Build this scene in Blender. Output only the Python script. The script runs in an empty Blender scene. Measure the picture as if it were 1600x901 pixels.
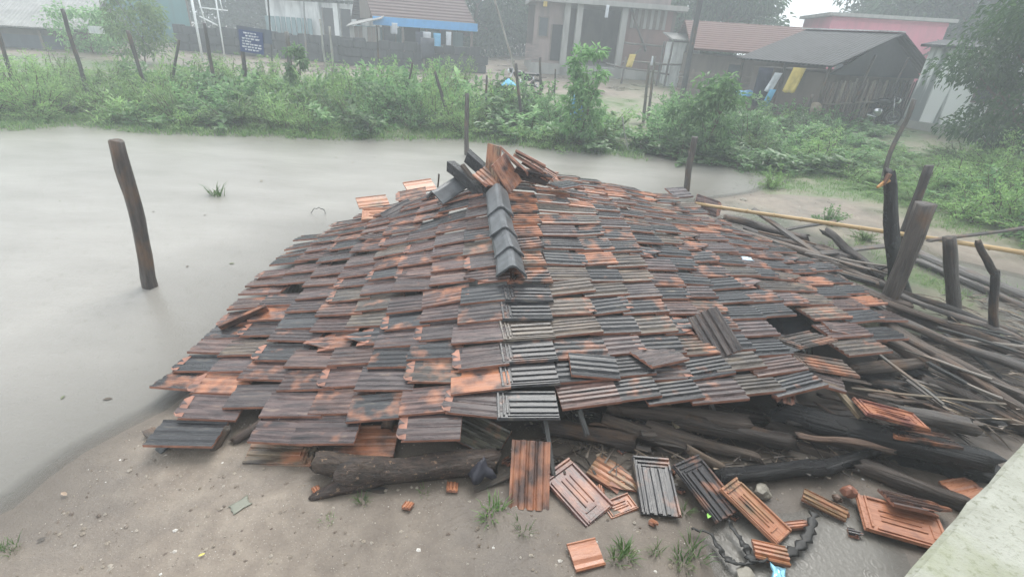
import bpy, bmesh, math, random
from mathutils import Vector, Matrix, noise, Euler

random.seed(7)
rnd = random.random
def U(a, b): return a + (b - a) * rnd()
V = Vector
R = math.radians
scene = bpy.context.scene
C = scene.collection

# ------------------------------------------------------------------ camera
H, FPX, PITCH, ROLL = 2.6, 780.0, R(27.15), R(4.0)
_f = V((0, math.cos(PITCH), -math.sin(PITCH)))
_u0 = V((0, math.sin(PITCH), math.cos(PITCH)))
_r = V((1, 0, 0)) * math.cos(ROLL) + _u0 * math.sin(ROLL)
_u = _u0 * math.cos(ROLL) - V((1, 0, 0)) * math.sin(ROLL)
cd = bpy.data.cameras.new('camera')
cd.sensor_width = 36.0
cd.lens = FPX / 1600 * 36.0
cd.clip_start, cd.clip_end = 0.05, 1000
cam = bpy.data.objects.new('camera', cd)
C.objects.link(cam)
cam.matrix_world = Matrix(((_r.x, _u.x, -_f.x, 0), (_r.y, _u.y, -_f.y, 0), (_r.z, _u.z, -_f.z, H), (0, 0, 0, 1)))
scene.camera = cam

def ray(px, py):
    return _f + _r * ((px - 800) / FPX) - _u * ((py - 450.5) / FPX)
def P(px, py, z=0.0):            # a survey point of the photograph at height z
    d = ray(px, py)
    return V((0, 0, H)) + d * ((z - H) / d.z)
def PY(px, py, Y):               # a survey point of the photograph Y metres ahead
    d = ray(px, py)
    return V((0, 0, H)) + d * (Y / d.y)

# ------------------------------------------------------------------ world, sun, exposure
SUN_EL, SUN_ROT = R(60), R(12)
w = bpy.data.worlds.new('World')
scene.world = w
w.use_nodes = True
nt = w.node_tree
nt.nodes.clear()
sky = nt.nodes.new('ShaderNodeTexSky')
sky.sky_type = 'NISHITA'
sky.sun_disc = False
sky.sun_elevation, sky.sun_rotation = SUN_EL, SUN_ROT
sky.air_density, sky.dust_density, sky.ozone_density = 1.0, 4.0, 1.0
hsv = nt.nodes.new('ShaderNodeHueSaturation')      # rain cloud: hardly any blue left
hsv.inputs['Saturation'].default_value = 0.16
mixw = nt.nodes.new('ShaderNodeMixRGB')            # even cloud deck over the clear-sky gradient
mixw.inputs[0].default_value = 0.75
mixw.inputs[2].default_value = (7.9, 8.35, 8.7, 1)
bg = nt.nodes.new('ShaderNodeBackground')
bg.inputs[1].default_value = 0.1
outw = nt.nodes.new('ShaderNodeOutputWorld')
nt.links.new(sky.outputs[0], hsv.inputs['Color'])
nt.links.new(hsv.outputs[0], mixw.inputs[1])
nt.links.new(mixw.outputs[0], bg.inputs[0])
nt.links.new(bg.outputs[0], outw.inputs[0])
sl = bpy.data.lights.new('sun', 'SUN')
sl.energy, sl.angle, sl.color = 1.4, R(35), (1.0, 0.97, 0.92)
so = bpy.data.objects.new('sun', sl)
C.objects.link(so)
so.rotation_euler = (R(-30), 0, R(-12))
scene.view_settings.view_transform = 'Standard'
scene.view_settings.look = 'None'
scene.view_settings.gamma = 1.0
scene.view_settings.exposure = 1.05
HAZE = 0.009
cy = scene.cycles
cy.use_denoising = True
cy.max_bounces, cy.diffuse_bounces, cy.glossy_bounces = 10, 5, 3
cy.transparent_max_bounces, cy.transmission_bounces, cy.volume_bounces = 8, 3, 2
cy.sample_clamp_indirect = 6

# ------------------------------------------------------------------ materials
def mk(name):
    m = bpy.data.materials.new(name)
    m.use_nodes = True
    n = m.node_tree
    b = n.nodes['Principled BSDF']
    return m, n.nodes, n.links, b
def ramp(N, pts):
    r = N.new('ShaderNodeValToRGB')
    e = r.color_ramp.elements
    e[0].position, e[0].color = pts[0][0], (*pts[0][1], 1)
    e[1].position, e[1].color = pts[-1][0], (*pts[-1][1], 1)
    for p, c in pts[1:-1]:
        x = e.new(p)
        x.color = (*c, 1)
    return r
def g3(v): return (v, v, v)
def noisen(N, L, scale, detail=4, rough=0.55, vec=None):
    t = N.new('ShaderNodeTexNoise')
    t.inputs['Scale'].default_value = scale
    t.inputs['Detail'].default_value = detail
    t.inputs['Roughness'].default_value = rough
    if vec is not None: L.new(vec, t.inputs['Vector'])
    return t
def obj_vec(N, L, scale=(1, 1, 1)):      # object coordinates, shifted by a random amount for each object
    tc = N.new('ShaderNodeTexCoord'); oi = N.new('ShaderNodeObjectInfo')
    ml = N.new('ShaderNodeMath'); ml.operation = 'MULTIPLY'; ml.inputs[1].default_value = 37.0
    L.new(oi.outputs['Random'], ml.inputs[0])
    ad = N.new('ShaderNodeVectorMath'); ad.operation = 'ADD'
    L.new(tc.outputs['Object'], ad.inputs[0]); L.new(ml.outputs[0], ad.inputs[1])
    mp = N.new('ShaderNodeMapping'); mp.inputs['Scale'].default_value = scale
    L.new(ad.outputs[0], mp.inputs[0])
    return mp.outputs[0], oi
def mixc(N, L, fac, a, b, mode='MIX'):
    m = N.new('ShaderNodeMixRGB'); m.blend_type = mode
    for i, x in ((0, fac), (1, a), (2, b)):
        if hasattr(x, 'links'): L.new(x, m.inputs[i])
        elif isinstance(x, (int, float)): m.inputs[i].default_value = x
        else: m.inputs[i].default_value = (*x, 1)
    return m.outputs[0]
def bump(N, L, b, h, strength, dist=0.01):
    bp = N.new('ShaderNodeBump')
    bp.inputs['Strength'].default_value = strength; bp.inputs['Distance'].default_value = dist
    L.new(h, bp.inputs['Height']); L.new(bp.outputs[0], b.inputs['Normal'])
def mrange(N, L, x, a, b, c, d):
    m = N.new('ShaderNodeMapRange')
    for i, v in zip((1, 2, 3, 4), (a, b, c, d)):
        m.inputs[i].default_value = v
    L.new(x, m.inputs[0])
    return m.outputs[0]

def plain(name, col, rough=0.7, var=0.25, scale=6, metal=0, bmp=0.0, stretch=(1, 1, 1)):
    m, N, L, b = mk(name)
    vec, oi = obj_vec(N, L, stretch)
    t = noisen(N, L, scale, 5, 0.6, vec)
    f = mrange(N, L, t.outputs[0], 0.25, 0.75, 1 - var, 1 + var)
    cm = N.new('ShaderNodeVectorMath'); cm.operation = 'SCALE'
    cm.inputs[0].default_value = col; L.new(f, cm.inputs['Scale'])
    L.new(cm.outputs[0], b.inputs['Base Color'])
    b.inputs['Roughness'].default_value = rough; b.inputs['Metallic'].default_value = metal
    if bmp: bump(N, L, b, t.outputs[0], bmp)
    return m

# wet clay tile: object colour is the weathered skin, alpha how much fresh terracotta shows through
def tile_material():
    m, N, L, b = mk('wet_clay_tile')
    vec, oi = obj_vec(N, L)
    vs, _ = obj_vec(N, L, (2.2, 14, 8))
    n1 = noisen(N, L, 6.5, 2, 0.5, vec)
    n2 = noisen(N, L, 2.0, 5, 0.65, vs)
    n3 = noisen(N, L, 60, 3, 0.6, vec)
    clay = mixc(N, L, n2.outputs[0], (0.30, 0.105, 0.055), (0.54, 0.255, 0.14))
    dk = mixc(N, L, mrange(N, L, n2.outputs[0], 0.3, 0.72, 0, 1), (0.022, 0.02, 0.022), oi.outputs['Color'])
    pale = mixc(N, L, mrange(N, L, n2.outputs[0], 0.60, 0.76, 0, 0.55), dk, (0.36, 0.29, 0.20))
    # threshold falls as alpha rises
    sub = N.new('ShaderNodeMath'); sub.operation = 'ADD'
    L.new(n1.outputs[0], sub.inputs[0]); L.new(oi.outputs['Alpha'], sub.inputs[1])
    s2 = N.new('ShaderNodeMath'); s2.operation = 'MULTIPLY_ADD'; s2.inputs[1].default_value = 0.12
    L.new(n3.outputs[0], s2.inputs[0]); L.new(sub.outputs[0], s2.inputs[2])
    fac = mrange(N, L, s2.outputs[0], 0.84, 1.08, 0, 0.85)
    L.new(mixc(N, L, fac, pale, clay), b.inputs['Base Color'])
    L.new(mrange(N, L, n2.outputs[0], 0.3, 0.7, 0.15, 0.42), b.inputs['Roughness'])
    ad = N.new('ShaderNodeMath'); ad.operation = 'MULTIPLY_ADD'; ad.inputs[1].default_value = 0.35
    L.new(n3.outputs[0], ad.inputs[0]); L.new(n2.outputs[0], ad.inputs[2])
    bump(N, L, b, ad.outputs[0], 0.45, 0.006)
    return m
M_TILE = tile_material()
M_EDGE = plain('broken_clay_edge', (0.27, 0.125, 0.085), .45, .55, 9)

def wood_material(name, rough=(0.3, 0.6), bmp=0.8, wm=0.75):
    m, N, L, b = mk(name)
    vec, oi = obj_vec(N, L, (1.3, 22, 22))
    v2, _ = obj_vec(N, L, (3, 6, 6))
    n1 = noisen(N, L, 1.6, 6, 0.7, vec)
    n2 = noisen(N, L, 1.0, 4, 0.6, v2)
    dark = mixc(N, L, 0.72, oi.outputs['Color'], (0.008, 0.007, 0.006))
    col = mixc(N, L, mrange(N, L, n1.outputs[0], 0.34, 0.62, 0, 1), dark, oi.outputs['Color'])
    warm = mixc(N, L, mrange(N, L, n2.outputs[0], 0.52, 0.72, 0, wm), col, mixc(N, L, 0.75, col, (0.22, 0.12, 0.06)))
    L.new(warm, b.inputs['Base Color'])
    L.new(mrange(N, L, n2.outputs[0], 0.3, 0.7, *rough), b.inputs['Roughness'])
    bump(N, L, b, n1.outputs[0], bmp, 0.035)
    return m
M_WOOD = wood_material('wet_weathered_wood')
M_CHAR = wood_material('wet_black_wood', (0.08, 0.42), 1.0, 0.0)

def leaf_material(name, c1, c2, c3):
    m, N, L, b = mk(name)
    g = N.new('ShaderNodeNewGeometry')
    oi = N.new('ShaderNodeObjectInfo')
    r = ramp(N, [(0, c1), (0.5, c2), (1, c3)])
    L.new(g.outputs['Random Per Island'], r.inputs[0])
    vr = mrange(N, L, oi.outputs['Random'], 0, 1, 0.7, 1.55)
    cm = N.new('ShaderNodeVectorMath'); cm.operation = 'SCALE'
    L.new(r.outputs[0], cm.inputs[0]); L.new(vr, cm.inputs['Scale'])
    L.new(cm.outputs[0], b.inputs['Base Color'])
    b.inputs['Roughness'].default_value = 0.34; b.inputs['Specular IOR Level'].default_value = .8
    tr = N.new('ShaderNodeBsdfTranslucent')
    L.new(cm.outputs[0], tr.inputs[0])
    mx = N.new('ShaderNodeMixShader'); mx.inputs[0].default_value = 0.55
    L.new(b.outputs[0], mx.inputs[1]); L.new(tr.outputs[0], mx.inputs[2])
    L.new(mx.outputs[0], N['Material Output'].inputs[0])
    return m
M_LEAF_BROAD = leaf_material('broad_leaf', (0.085, 0.18, 0.07), (0.14, 0.27, 0.105), (0.24, 0.39, 0.17))
M_LEAF_FINE = leaf_material('fine_leaf', (0.13, 0.24, 0.08), (0.20, 0.34, 0.115), (0.30, 0.45, 0.16))
M_LEAF_TREE = leaf_material('tree_leaf', (0.022, 0.055, 0.024), (0.035, 0.08, 0.034), (0.06, 0.12, 0.05))
M_GRASS = leaf_material('grass_blade', (0.07, 0.16, 0.04), (0.11, 0.21, 0.06), (0.19, 0.27, 0.10))
M_STEM = plain('stem_bark', (0.11, 0.085, 0.06), 0.8, 0.3, 12)
M_DRY = plain('dry_stem', (0.24, 0.20, 0.15), 0.8, 0.3, 12)

# ------------------------------------------------------------------ object helpers
def link(name, me, mat=None, parent=None, mw=None):
    o = bpy.data.objects.new(name, me)
    C.objects.link(o)
    if mat is not None and not me.materials: me.materials.append(mat)
    if parent is not None: o.parent = parent
    if mw is not None: o.matrix_basis = mw
    return o
def tag(o, label, cat, group=None):
    o['label'] = label; o['category'] = cat; o['kind'] = 'thing'
    if group: o['group'] = group
    return o
def thing(name, label, cat, loc=(0, 0, 0), rotz=0.0, group=None):
    o = bpy.data.objects.new(name, None)
    o.empty_display_size = 0.2
    C.objects.link(o)
    o.location = loc; o.rotation_euler = (0, 0, rotz)
    return tag(o, label, cat, group)
def mesh(name, v, f, smooth=False):
    me = bpy.data.meshes.new(name)
    me.from_pydata([tuple(x) for x in v], [], f)
    me.update()
    if smooth: me.polygons.foreach_set('use_smooth', [True] * len(me.polygons))
    return me
def box(name, mat, parent, c, s, rot=(0, 0, 0), bev=0.0):
    bm = bmesh.new()
    bmesh.ops.create_cube(bm, size=1)
    bmesh.ops.scale(bm, vec=s, verts=bm.verts)
    if bev: bmesh.ops.bevel(bm, geom=bm.edges[:], offset=bev, segments=2, affect='EDGES')
    me = bpy.data.meshes.new(name); bm.to_mesh(me); bm.free()
    return link(name, me, mat, parent, Matrix.Translation(c) @ Euler(rot).to_matrix().to_4x4())
def frame_x(p1, p2, up=V((0, 0, 1))):     # matrix at the midpoint with X along p1->p2 and Z close to up
    x = (p2 - p1).normalized()
    y = up.cross(x)
    if y.length < 1e-4: y = V((0, 1, 0)).cross(x)
    y.normalize(); z = x.cross(y)
    m = Matrix((x, y, z)).transposed().to_4x4()
    m.translation = (p1 + p2) / 2
    return m
def tube(name, L, r0, r1, seg=9, rings=9, bend=0.02, rough=0.15, flat=1.0, seed=0, jag=0.3, smooth=True):
    vs, fs = [], []
    for i in range(rings):
        t = i / (rings - 1); x = (t - 0.5) * L
        r = r0 + (r1 - r0) * t
        cy_ = noise.noise((seed * 3.1, t * 2.2, 0.3)) * bend * L; cz_ = noise.noise((seed * 1.7, 5.2, t * 2.4)) * bend * L
        for k in range(seg):
            a = 2 * math.pi * k / seg
            n = 1 + rough * (noise.noise((math.cos(a) * 1.3 + seed, math.sin(a) * 1.3, x * 3.0 + seed)) * 1.3 + noise.noise((math.cos(a) * 3 + seed, math.sin(a) * 3, x * 1.2)))
            e = 0.0
            if i in (0, rings - 1): e = (noise.noise((a * 1.2, seed, i)) ) * jag * r * 3
            vs.append((x + e, cy_ + math.cos(a) * r * n, cz_ + math.sin(a) * r * n * flat))
    for i in range(rings - 1):
        for k in range(seg):
            a, b = i * seg + k, i * seg + (k + 1) % seg
            fs.append((a, b, b + seg, a + seg))
    fs.append(tuple(range(seg))[::-1]); fs.append(tuple(range((rings - 1) * seg, rings * seg)))
    return mesh(name, vs, fs, smooth)
def plank(name, L, wd, th, seed=0, rings=7):
    vs, fs = [], []
    for i in range(rings):
        t = i / (rings - 1); x = (t - 0.5) * L
        b1 = noise.noise((seed, t * 2, 1)) * 0.02 * L
        w_ = wd * (1 + 0.18 * noise.noise((seed, t * 5, 4))); e = 0
        for (y, z) in ((-.5, -.5), (.5, -.5), (.5, .5), (-.5, .5)):
            if i in (0, rings - 1): e = noise.noise((seed, y * 3 + z, i)) * wd * 0.9
            vs.append((x + e, y * w_, z * th + b1))
    for i in range(rings - 1):
        for k in range(4):
            a, b = i * 4 + k, i * 4 + (k + 1) % 4
            fs.append((a, b, b + 4, a + 4))
    fs.append((3, 2, 1, 0)); n = (rings - 1) * 4; fs.append((n, n + 1, n + 2, n + 3))
    return mesh(name, vs, fs)
_seed = [0]
def sd():
    _seed[0] += 1
    return _seed[0] * 1.37
def wood(name, p1, p2, r0, r1=None, col=(0.1, 0.08, 0.065), flat=1.0, bend=0.02, rough=0.2, mat=None, parent=None, seg=12, rings=16, kind='tube', jag=0.5):
    p1, p2 = V(p1), V(p2)
    L = (p2 - p1).length
    if kind == 'tube': me = tube(name, L, r0, r1 if r1 else r0, seg, rings, bend, rough, flat, sd(), jag)
    else: me = plank(name, L, r0 * 2, r0 * 2 * flat, sd())
    o = link(name, me, mat or M_WOOD, parent, frame_x(p1, p2))
    o.color = (*col, 1)
    return o
def prism(name, prof, x0, x1, mat, parent, mw=None):      # profile in YZ pulled along X
    n = len(prof)
    v = [(x0, y, z) for y, z in prof] + [(x1, y, z) for y, z in prof]
    f = [tuple(range(n))[::-1], tuple(range(n, 2 * n))] + [(i, (i + 1) % n, n + (i + 1) % n, n + i) for i in range(n)]
    return link(name, mesh(name, v, f), mat, parent, mw)

# ------------------------------------------------------------------ ground and flood water
def lerp(a, b, t): return a + (b - a) * t
def pw(x, pts):
    if x <= pts[0][0]: return pts[0][1]
    for (a, va), (b, vb) in zip(pts, pts[1:]):
        if x <= b: return va + (vb - va) * (x - a) / (b - a)
    return pts[-1][1]
def poly(pts): return [P(x, y, 0).to_2d() for x, y in pts]
POND = poly([(0, 812), (70, 748), (130, 705), (200, 668), (262, 640), (330, 590)]) + [V((-2.25, 4.4)), V((-2.0, 5.9)), V((-1.0, 6.5)), V((0.6, 6.75)), V((2.2, 7.15))] + poly([(1090, 316), (1180, 300), (1245, 283), (1150, 262), (1000, 237), (900, 231), (760, 216), (640, 213), (500, 214), (400, 205), (300, 197), (180, 186), (90, 190), (20, 192)]) + [V((-16, 12.6)), V((-26, 15)), V((-26, 1)), V((-6, 0.9)), V((-3.4, 1.6))]
PUDDLE = poly([(1105, 838), (1150, 800), (1235, 800), (1300, 778), (1350, 800), (1400, 850), (1450, 960), (1200, 990), (1120, 900)])
PUDDLE2 = poly([(1420, 415), (1470, 400), (1600, 430), (1800, 500), (1800, 620), (1620, 545), (1560, 500), (1500, 455)])
YARDP = poly([(230, 108), (250, 92), (330, 82), (350, 100), (300, 112)])
def sdf(p, pl):
    d = 1e9; ins = False; n = len(pl)
    for i in range(n):
        a, b = pl[i], pl[(i + 1) % n]
        e = b - a; q = p - a
        t = max(0, min(1, q.dot(e) / max(e.dot(e), 1e-9)))
        d = min(d, (q - e * t).length)
        if (a.y > p.y) != (b.y > p.y) and p.x < (b.x - a.x) * (p.y - a.y) / (b.y - a.y) + a.x: ins = not ins
    return -d if ins else d
def gz(x, y):
    p = V((x, y))
    nz = noise.noise((x * 0.8, y * 0.8, 0)) * 0.5 + noise.noise((x * 2.3, y * 2.3, 4)) * 0.25
    base = 0.035 + 0.012 * nz + (0.012 * noise.noise((x * 7, y * 7, 1)) if y < 8 else 0)
    base += pw(y, [(13.5, 0), (20, .40), (28, .66), (45, 1.0)])
    d = sdf(p, POND) + 0.13 * nz
    base = min(base, max(-0.22, d * 0.085)) if d < 0.5 else base
    for pl, k in ((PUDDLE, 0.10), (PUDDLE2, 0.06)):
        if -5 < x < 14 and y < 12:
            d = sdf(p, pl) + 0.16 * nz
            if d < 0.4: base = min(base, max(-0.05, d * k))
    return base
def axis(lo, hi, fine_lo, fine_hi, step, grow=1.22):
    a = []; x = fine_lo
    while x <= fine_hi: a.append(x); x += step
    s = step; x = a[-1]
    while x < hi: s *= grow; x = min(hi, x + s); a.append(x)
    s = step; x = a[0]
    while x > lo: s *= grow; x = max(lo, x - s); a.insert(0, x)
    return a
XS = axis(-80, 80, -10, 9, 0.11); YS = axis(-15, 104, 1.0, 15, 0.11)
gv = [(x, y, gz(x, y)) for y in YS for x in XS]
nx = len(XS)
gf = [(j * nx + i, j * nx + i + 1, (j + 1) * nx + i + 1, (j + 1) * nx + i) for j in range(len(YS) - 1) for i in range(nx - 1)]
def ground_material():
    m, N, L, b = mk('wet_mud')
    tc = N.new('ShaderNodeTexCoord'); vec = tc.outputs['Object']
    n1 = noisen(N, L, 0.55, 5, 0.6, vec); n2 = noisen(N, L, 7, 6, 0.65, vec); n3 = noisen(N, L, 70, 4, 0.7, vec)
    n4 = noisen(N, L, 0.9, 4, 0.55, vec)
    vor = N.new('ShaderNodeTexVoronoi'); vor.inputs['Scale'].default_value = 55; L.new(vec, vor.inputs['Vector'])
    mud = mixc(N, L, mrange(N, L, n2.outputs[0], 0.3, 0.7, 0, 1), (0.15, 0.118, 0.092), (0.275, 0.23, 0.182))
    mud = mixc(N, L, mrange(N, L, n3.outputs[0], 0.35, 0.7, 0, 0.5), mud, (0.17, 0.145, 0.12))
    grit = mixc(N, L, mrange(N, L, vor.outputs['Distance'], 0.12, 0.2, 0.45, 0), mud, (0.45, 0.42, 0.37))
    at = N.new('ShaderNodeAttribute'); at.attribute_name = 'grass'
    s = N.new('ShaderNodeMath'); s.operation = 'MULTIPLY'
    L.new(at.outputs['Fac'], s.inputs[0]); L.new(mrange(N, L, n4.outputs[0], 0.38, 0.6, 0.25, 1), s.inputs[1])
    wet = mrange(N, L, n4.outputs[0], .46, .62, 0, .62)
    grit = mixc(N, L, wet, grit, (.10, .083, .068))
    sx_ = N.new('ShaderNodeSeparateXYZ'); L.new(vec, sx_.inputs[0])
    grit = mixc(N, L, mrange(N, L, sx_.outputs['Z'], .004, .026, .62, 0), grit, (.105, .085, .066))
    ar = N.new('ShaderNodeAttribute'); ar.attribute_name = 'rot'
    grit = mixc(N, L, ar.outputs['Fac'], grit, mixc(N, L, n2.outputs[0], (0.02, 0.016, 0.013), (0.085, 0.068, 0.054)))  # dark organic mud; under roof and heap also painted-in shade of the gaps
    grn = mixc(N, L, n3.outputs[0], (0.07, 0.13, 0.035), (0.14, 0.21, 0.08))
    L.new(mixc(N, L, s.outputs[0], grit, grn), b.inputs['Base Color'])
    L.new(mrange(N, L, n4.outputs[0], 0.42, 0.62, 0.58, 0.24), b.inputs['Roughness'])
    ad = N.new('ShaderNodeMath'); ad.operation = 'MULTIPLY_ADD'; ad.inputs[1].default_value = 0.5
    L.new(n3.outputs[0], ad.inputs[0]); L.new(n2.outputs[0], ad.inputs[2])
    bump(N, L, b, ad.outputs[0], 0.55, 0.02)
    return m
gme = mesh('ground', gv, gf, True)
ga = gme.attributes.new('grass', 'FLOAT', 'POINT')
def grassy(x, y):
    v = 0.0
    q = 0.5 + 0.5 * noise.noise((x * 0.6, y * 0.6, 9))
    if x > 2.6 + (y - 7) * -0.15 and y > 4.6: v = max(v, min(1, (x - 3.5) * 0.7) * (0.25 + q * 0.75) * (0.55 if y > 8.5 and x < 6.5 else 1))
    a_, b_2 = P(1120, 285, 0).to_2d(), P(1600, 420, 0).to_2d(); e_ = b_2 - a_; t_ = max(0, min(1, (V((x, y)) - a_).dot(e_) / e_.dot(e_))); pd_ = (V((x, y)) - a_ - e_ * t_).length
    v *= max(.06, min(1, (pd_ + .5 * noise.noise((x, y, 3)) - .7) * 1.3))
    if 12 < y < 21 and x < 5: v = max(v, min(1, (y - 11.6) * 0.6))
    if y > 10 and x > 5: v = max(v, 0.9 if y < 20 else 0.3)
    return v
ga.data.foreach_set('value', [grassy(x, y) for x, y, _ in gv])
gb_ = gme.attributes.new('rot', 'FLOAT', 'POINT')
ROT_SHADE = poly([(1090, 345), (1200, 335), (1400, 410), (1440, 480), (1640, 560), (1640, 700), (1520, 740), (1330, 735), (1180, 720), (1000, 700), (880, 690), (800, 690), (700, 690), (480, 690), (400, 600), (470, 430), (620, 330), (800, 330)])  # footprint of roof and heap: rotten mud plus gap shade put into the colour
gb_.data.foreach_set('value', [max(0, min(1, .5 - 2.2 * (sdf(V((x, y)), ROT_SHADE) + .15 * noise.noise((x * 2, y * 2, 5))))) if -3 < x < 8 and 1.5 < y < 9 else 0 for x, y, _ in gv])
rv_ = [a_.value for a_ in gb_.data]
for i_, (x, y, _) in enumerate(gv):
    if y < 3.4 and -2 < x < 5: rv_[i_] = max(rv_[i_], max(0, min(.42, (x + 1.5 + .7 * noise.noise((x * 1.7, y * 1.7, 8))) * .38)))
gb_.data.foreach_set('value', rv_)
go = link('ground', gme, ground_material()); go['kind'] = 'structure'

def water_material():
    m, N, L, b = mk('muddy_flood_water')
    tc = N.new('ShaderNodeTexCoord'); vec = tc.outputs['Object']
    mp = N.new('ShaderNodeMapping'); mp.inputs['Scale'].default_value = (1, 2.2, 1); L.new(vec, mp.inputs[0])
    n1 = noisen(N, L, 0.5, 5, 0.6, mp.outputs[0]); n2 = noisen(N, L, 34, 3, 0.6, vec); n3 = noisen(N, L, 5, 4, 0.6, mp.outputs[0])
    at = N.new('ShaderNodeAttribute'); at.attribute_name = 'water_depth'
    silt_and_sky = mixc(N, L, mrange(N, L, n1.outputs[0], .3, .7, 0, 1), (0.245, 0.234, 0.212), (0.32, 0.306, 0.28))
    L.new(mixc(N, L, mrange(N, L, at.outputs['Fac'], .0, .17, 0, 1), (0.15, 0.142, 0.125), silt_and_sky), b.inputs['Base Color'])  # paler with depth: milky silt, and sky reflection painted into the colour
    b.inputs['Roughness'].default_value = 0.26
    b.inputs['IOR'].default_value = 1.45
    # rain rings over fine chop
    vo = N.new('ShaderNodeTexVoronoi'); vo.inputs['Scale'].default_value = 6.5; L.new(vec, vo.inputs['Vector'])
    sn = N.new('ShaderNodeMath'); sn.operation = 'SINE'; ml = N.new('ShaderNodeMath'); ml.operation = 'MULTIPLY'; ml.inputs[1].default_value = 55
    L.new(vo.outputs['Distance'], ml.inputs[0]); L.new(ml.outputs[0], sn.inputs[0])
    rg = N.new('ShaderNodeMath'); rg.operation = 'MULTIPLY'; L.new(sn.outputs[0], rg.inputs[0]); L.new(mrange(N, L, vo.outputs['Distance'], .05, .42, 1, 0), rg.inputs[1])
    ad = N.new('ShaderNodeMath'); ad.operation = 'MULTIPLY_ADD'; ad.inputs[1].default_value = 0.9
    L.new(n2.outputs[0], ad.inputs[0]); L.new(n3.outputs[0], ad.inputs[2])
    a2 = N.new('ShaderNodeMath'); a2.operation = 'MULTIPLY_ADD'; a2.inputs[1].default_value = 0.22
    L.new(rg.outputs[0], a2.inputs[0]); L.new(ad.outputs[0], a2.inputs[2])
    bump(N, L, b, a2.outputs[0], 0.4, 0.012)
    L.new(mrange(N, L, at.outputs['Fac'], 0, 0.016, 0.30, 1), b.inputs['Alpha'])
    return m
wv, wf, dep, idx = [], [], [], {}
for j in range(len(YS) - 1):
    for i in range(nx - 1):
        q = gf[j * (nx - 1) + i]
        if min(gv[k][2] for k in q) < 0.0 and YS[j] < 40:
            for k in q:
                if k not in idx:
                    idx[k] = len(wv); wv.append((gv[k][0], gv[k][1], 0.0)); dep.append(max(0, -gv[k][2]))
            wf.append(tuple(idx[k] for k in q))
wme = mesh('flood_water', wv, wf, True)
wa = wme.attributes.new('water_depth', 'FLOAT', 'POINT'); wa.data.foreach_set('value', dep)
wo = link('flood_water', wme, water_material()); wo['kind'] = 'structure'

# ------------------------------------------------------------------ roof tiles
TL, TW = 0.41, 0.248       # length down the slope (local X), width (local Y); top near Z 0.02
def tile_mesh(name, ribs=3, rib_h=0.013, brk=0.0, seed=0):
    # cross-section: side lap, flutes, far lip. near edge is -Y
    n = ribs
    prof = [(-0.5, 0.020), (-0.44, 0.026), (-0.40, 0.016)]
    for k in range(n):
        c = -0.30 + 0.66 * (k + 0.5) / n; h = 0.30 / n
        prof += [(c - h, 0.013), (c - h * 0.55, 0.013 + rib_h), (c + h * 0.55, 0.013 + rib_h), (c + h, 0.013)]
    prof += [(0.42, 0.014), (0.46, 0.020), (0.5, 0.018)]
    vs, fs = [], []
    m = len(prof)
    for e, x in enumerate((0, TL)):
        for (y, z) in prof:
            xx = x
            if e == 1 and brk: xx -= max(0, (abs(y) - 0.5 + brk)) * 0.5 + 0.02 * noise.noise((y * 9, seed, 0))
            vs.append((xx, y * TW, z))
    for e, x in enumerate((0, TL)):
        for (y, z) in ((-0.5, 0.0), (0.5, 0.0)): vs.append((x - (brk * 0.3 if e and brk else 0), y * TW, z))
    for i in range(m - 1): fs.append((i, i + m, i + 1 + m, i + 1))
    b0 = 2 * m
    fs += [(b0, b0 + 1, b0 + 3, b0 + 2), (0, b0, b0 + 2, m), (m - 1, 2 * m - 1, b0 + 3, b0 + 1)]
    fs.append(tuple([b0 + 1, b0] + list(range(m)))); fs.append(tuple([b0 + 2, b0 + 3] + list(range(2 * m - 1, m - 1, -1))))
    me = mesh(name, vs, fs); me.materials.append(M_TILE); me.materials.append(M_EDGE)
    for i in range(m, m + 4): me.polygons[i].material_index = 1
    return me
def head_tile_mesh(name, under=False):
    # a whole tile with its framed head, locking lugs and flutes (X from 0 = head to TL = foot)
    bm = bmesh.new()
    def bx(x0, x1, y0, y1, z0, z1):
        r = bmesh.ops.create_cube(bm, size=1)
        bmesh.ops.scale(bm, vec=(x1 - x0, y1 - y0, z1 - z0), verts=r['verts'])
        bmesh.ops.translate(bm, vec=((x0 + x1) / 2, (y0 + y1) / 2, (z0 + z1) / 2), verts=r['verts'])
    h = TW / 2
    bx(0.0, TL, -h, h, 0.0, 0.013)
    bx(0.004, 0.020, -h + .004, h - .004, 0.011, 0.027); bx(0.040, 0.052, -h + .03, h - .004, 0.011, 0.024)
    bx(0.052, TL - .004, h - .020, h - .004, 0.011, 0.026); bx(0.020, TL - .004, -h + .003, -h + .014, 0.011, 0.025); bx(0.07, TL - .004, -h + .024, -h + .036, 0.011, 0.023)
    if under:
        bx(0.10, 0.32, -0.035, -0.027, 0.011, 0.021); bx(0.10, 0.32, 0.035, 0.043, 0.011, 0.021); bx(0.34, 0.35, -0.06, 0.03, 0.0115, 0.02)
        bx(0.10, 0.30, -0.001, 0.007, 0.0115, 0.019); bx(TL - .02, TL - .005, -h + .04, h - .03, 0.011, 0.022)
    else:
        for k in range(3):
            c = -0.058 + 0.052 * k
            bx(0.085, TL - .003, c - .014, c + .014, 0.011, 0.024)
        bx(0.062, 0.078, -0.074, 0.085, 0.0115, 0.021)
    bmesh.ops.bevel(bm, geom=[e for e in bm.edges], offset=0.0022, segments=1, affect='EDGES')
    me = bpy.data.meshes.new(name); bm.to_mesh(me); bm.free()
    me.materials.append(M_TILE)
    return me
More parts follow.
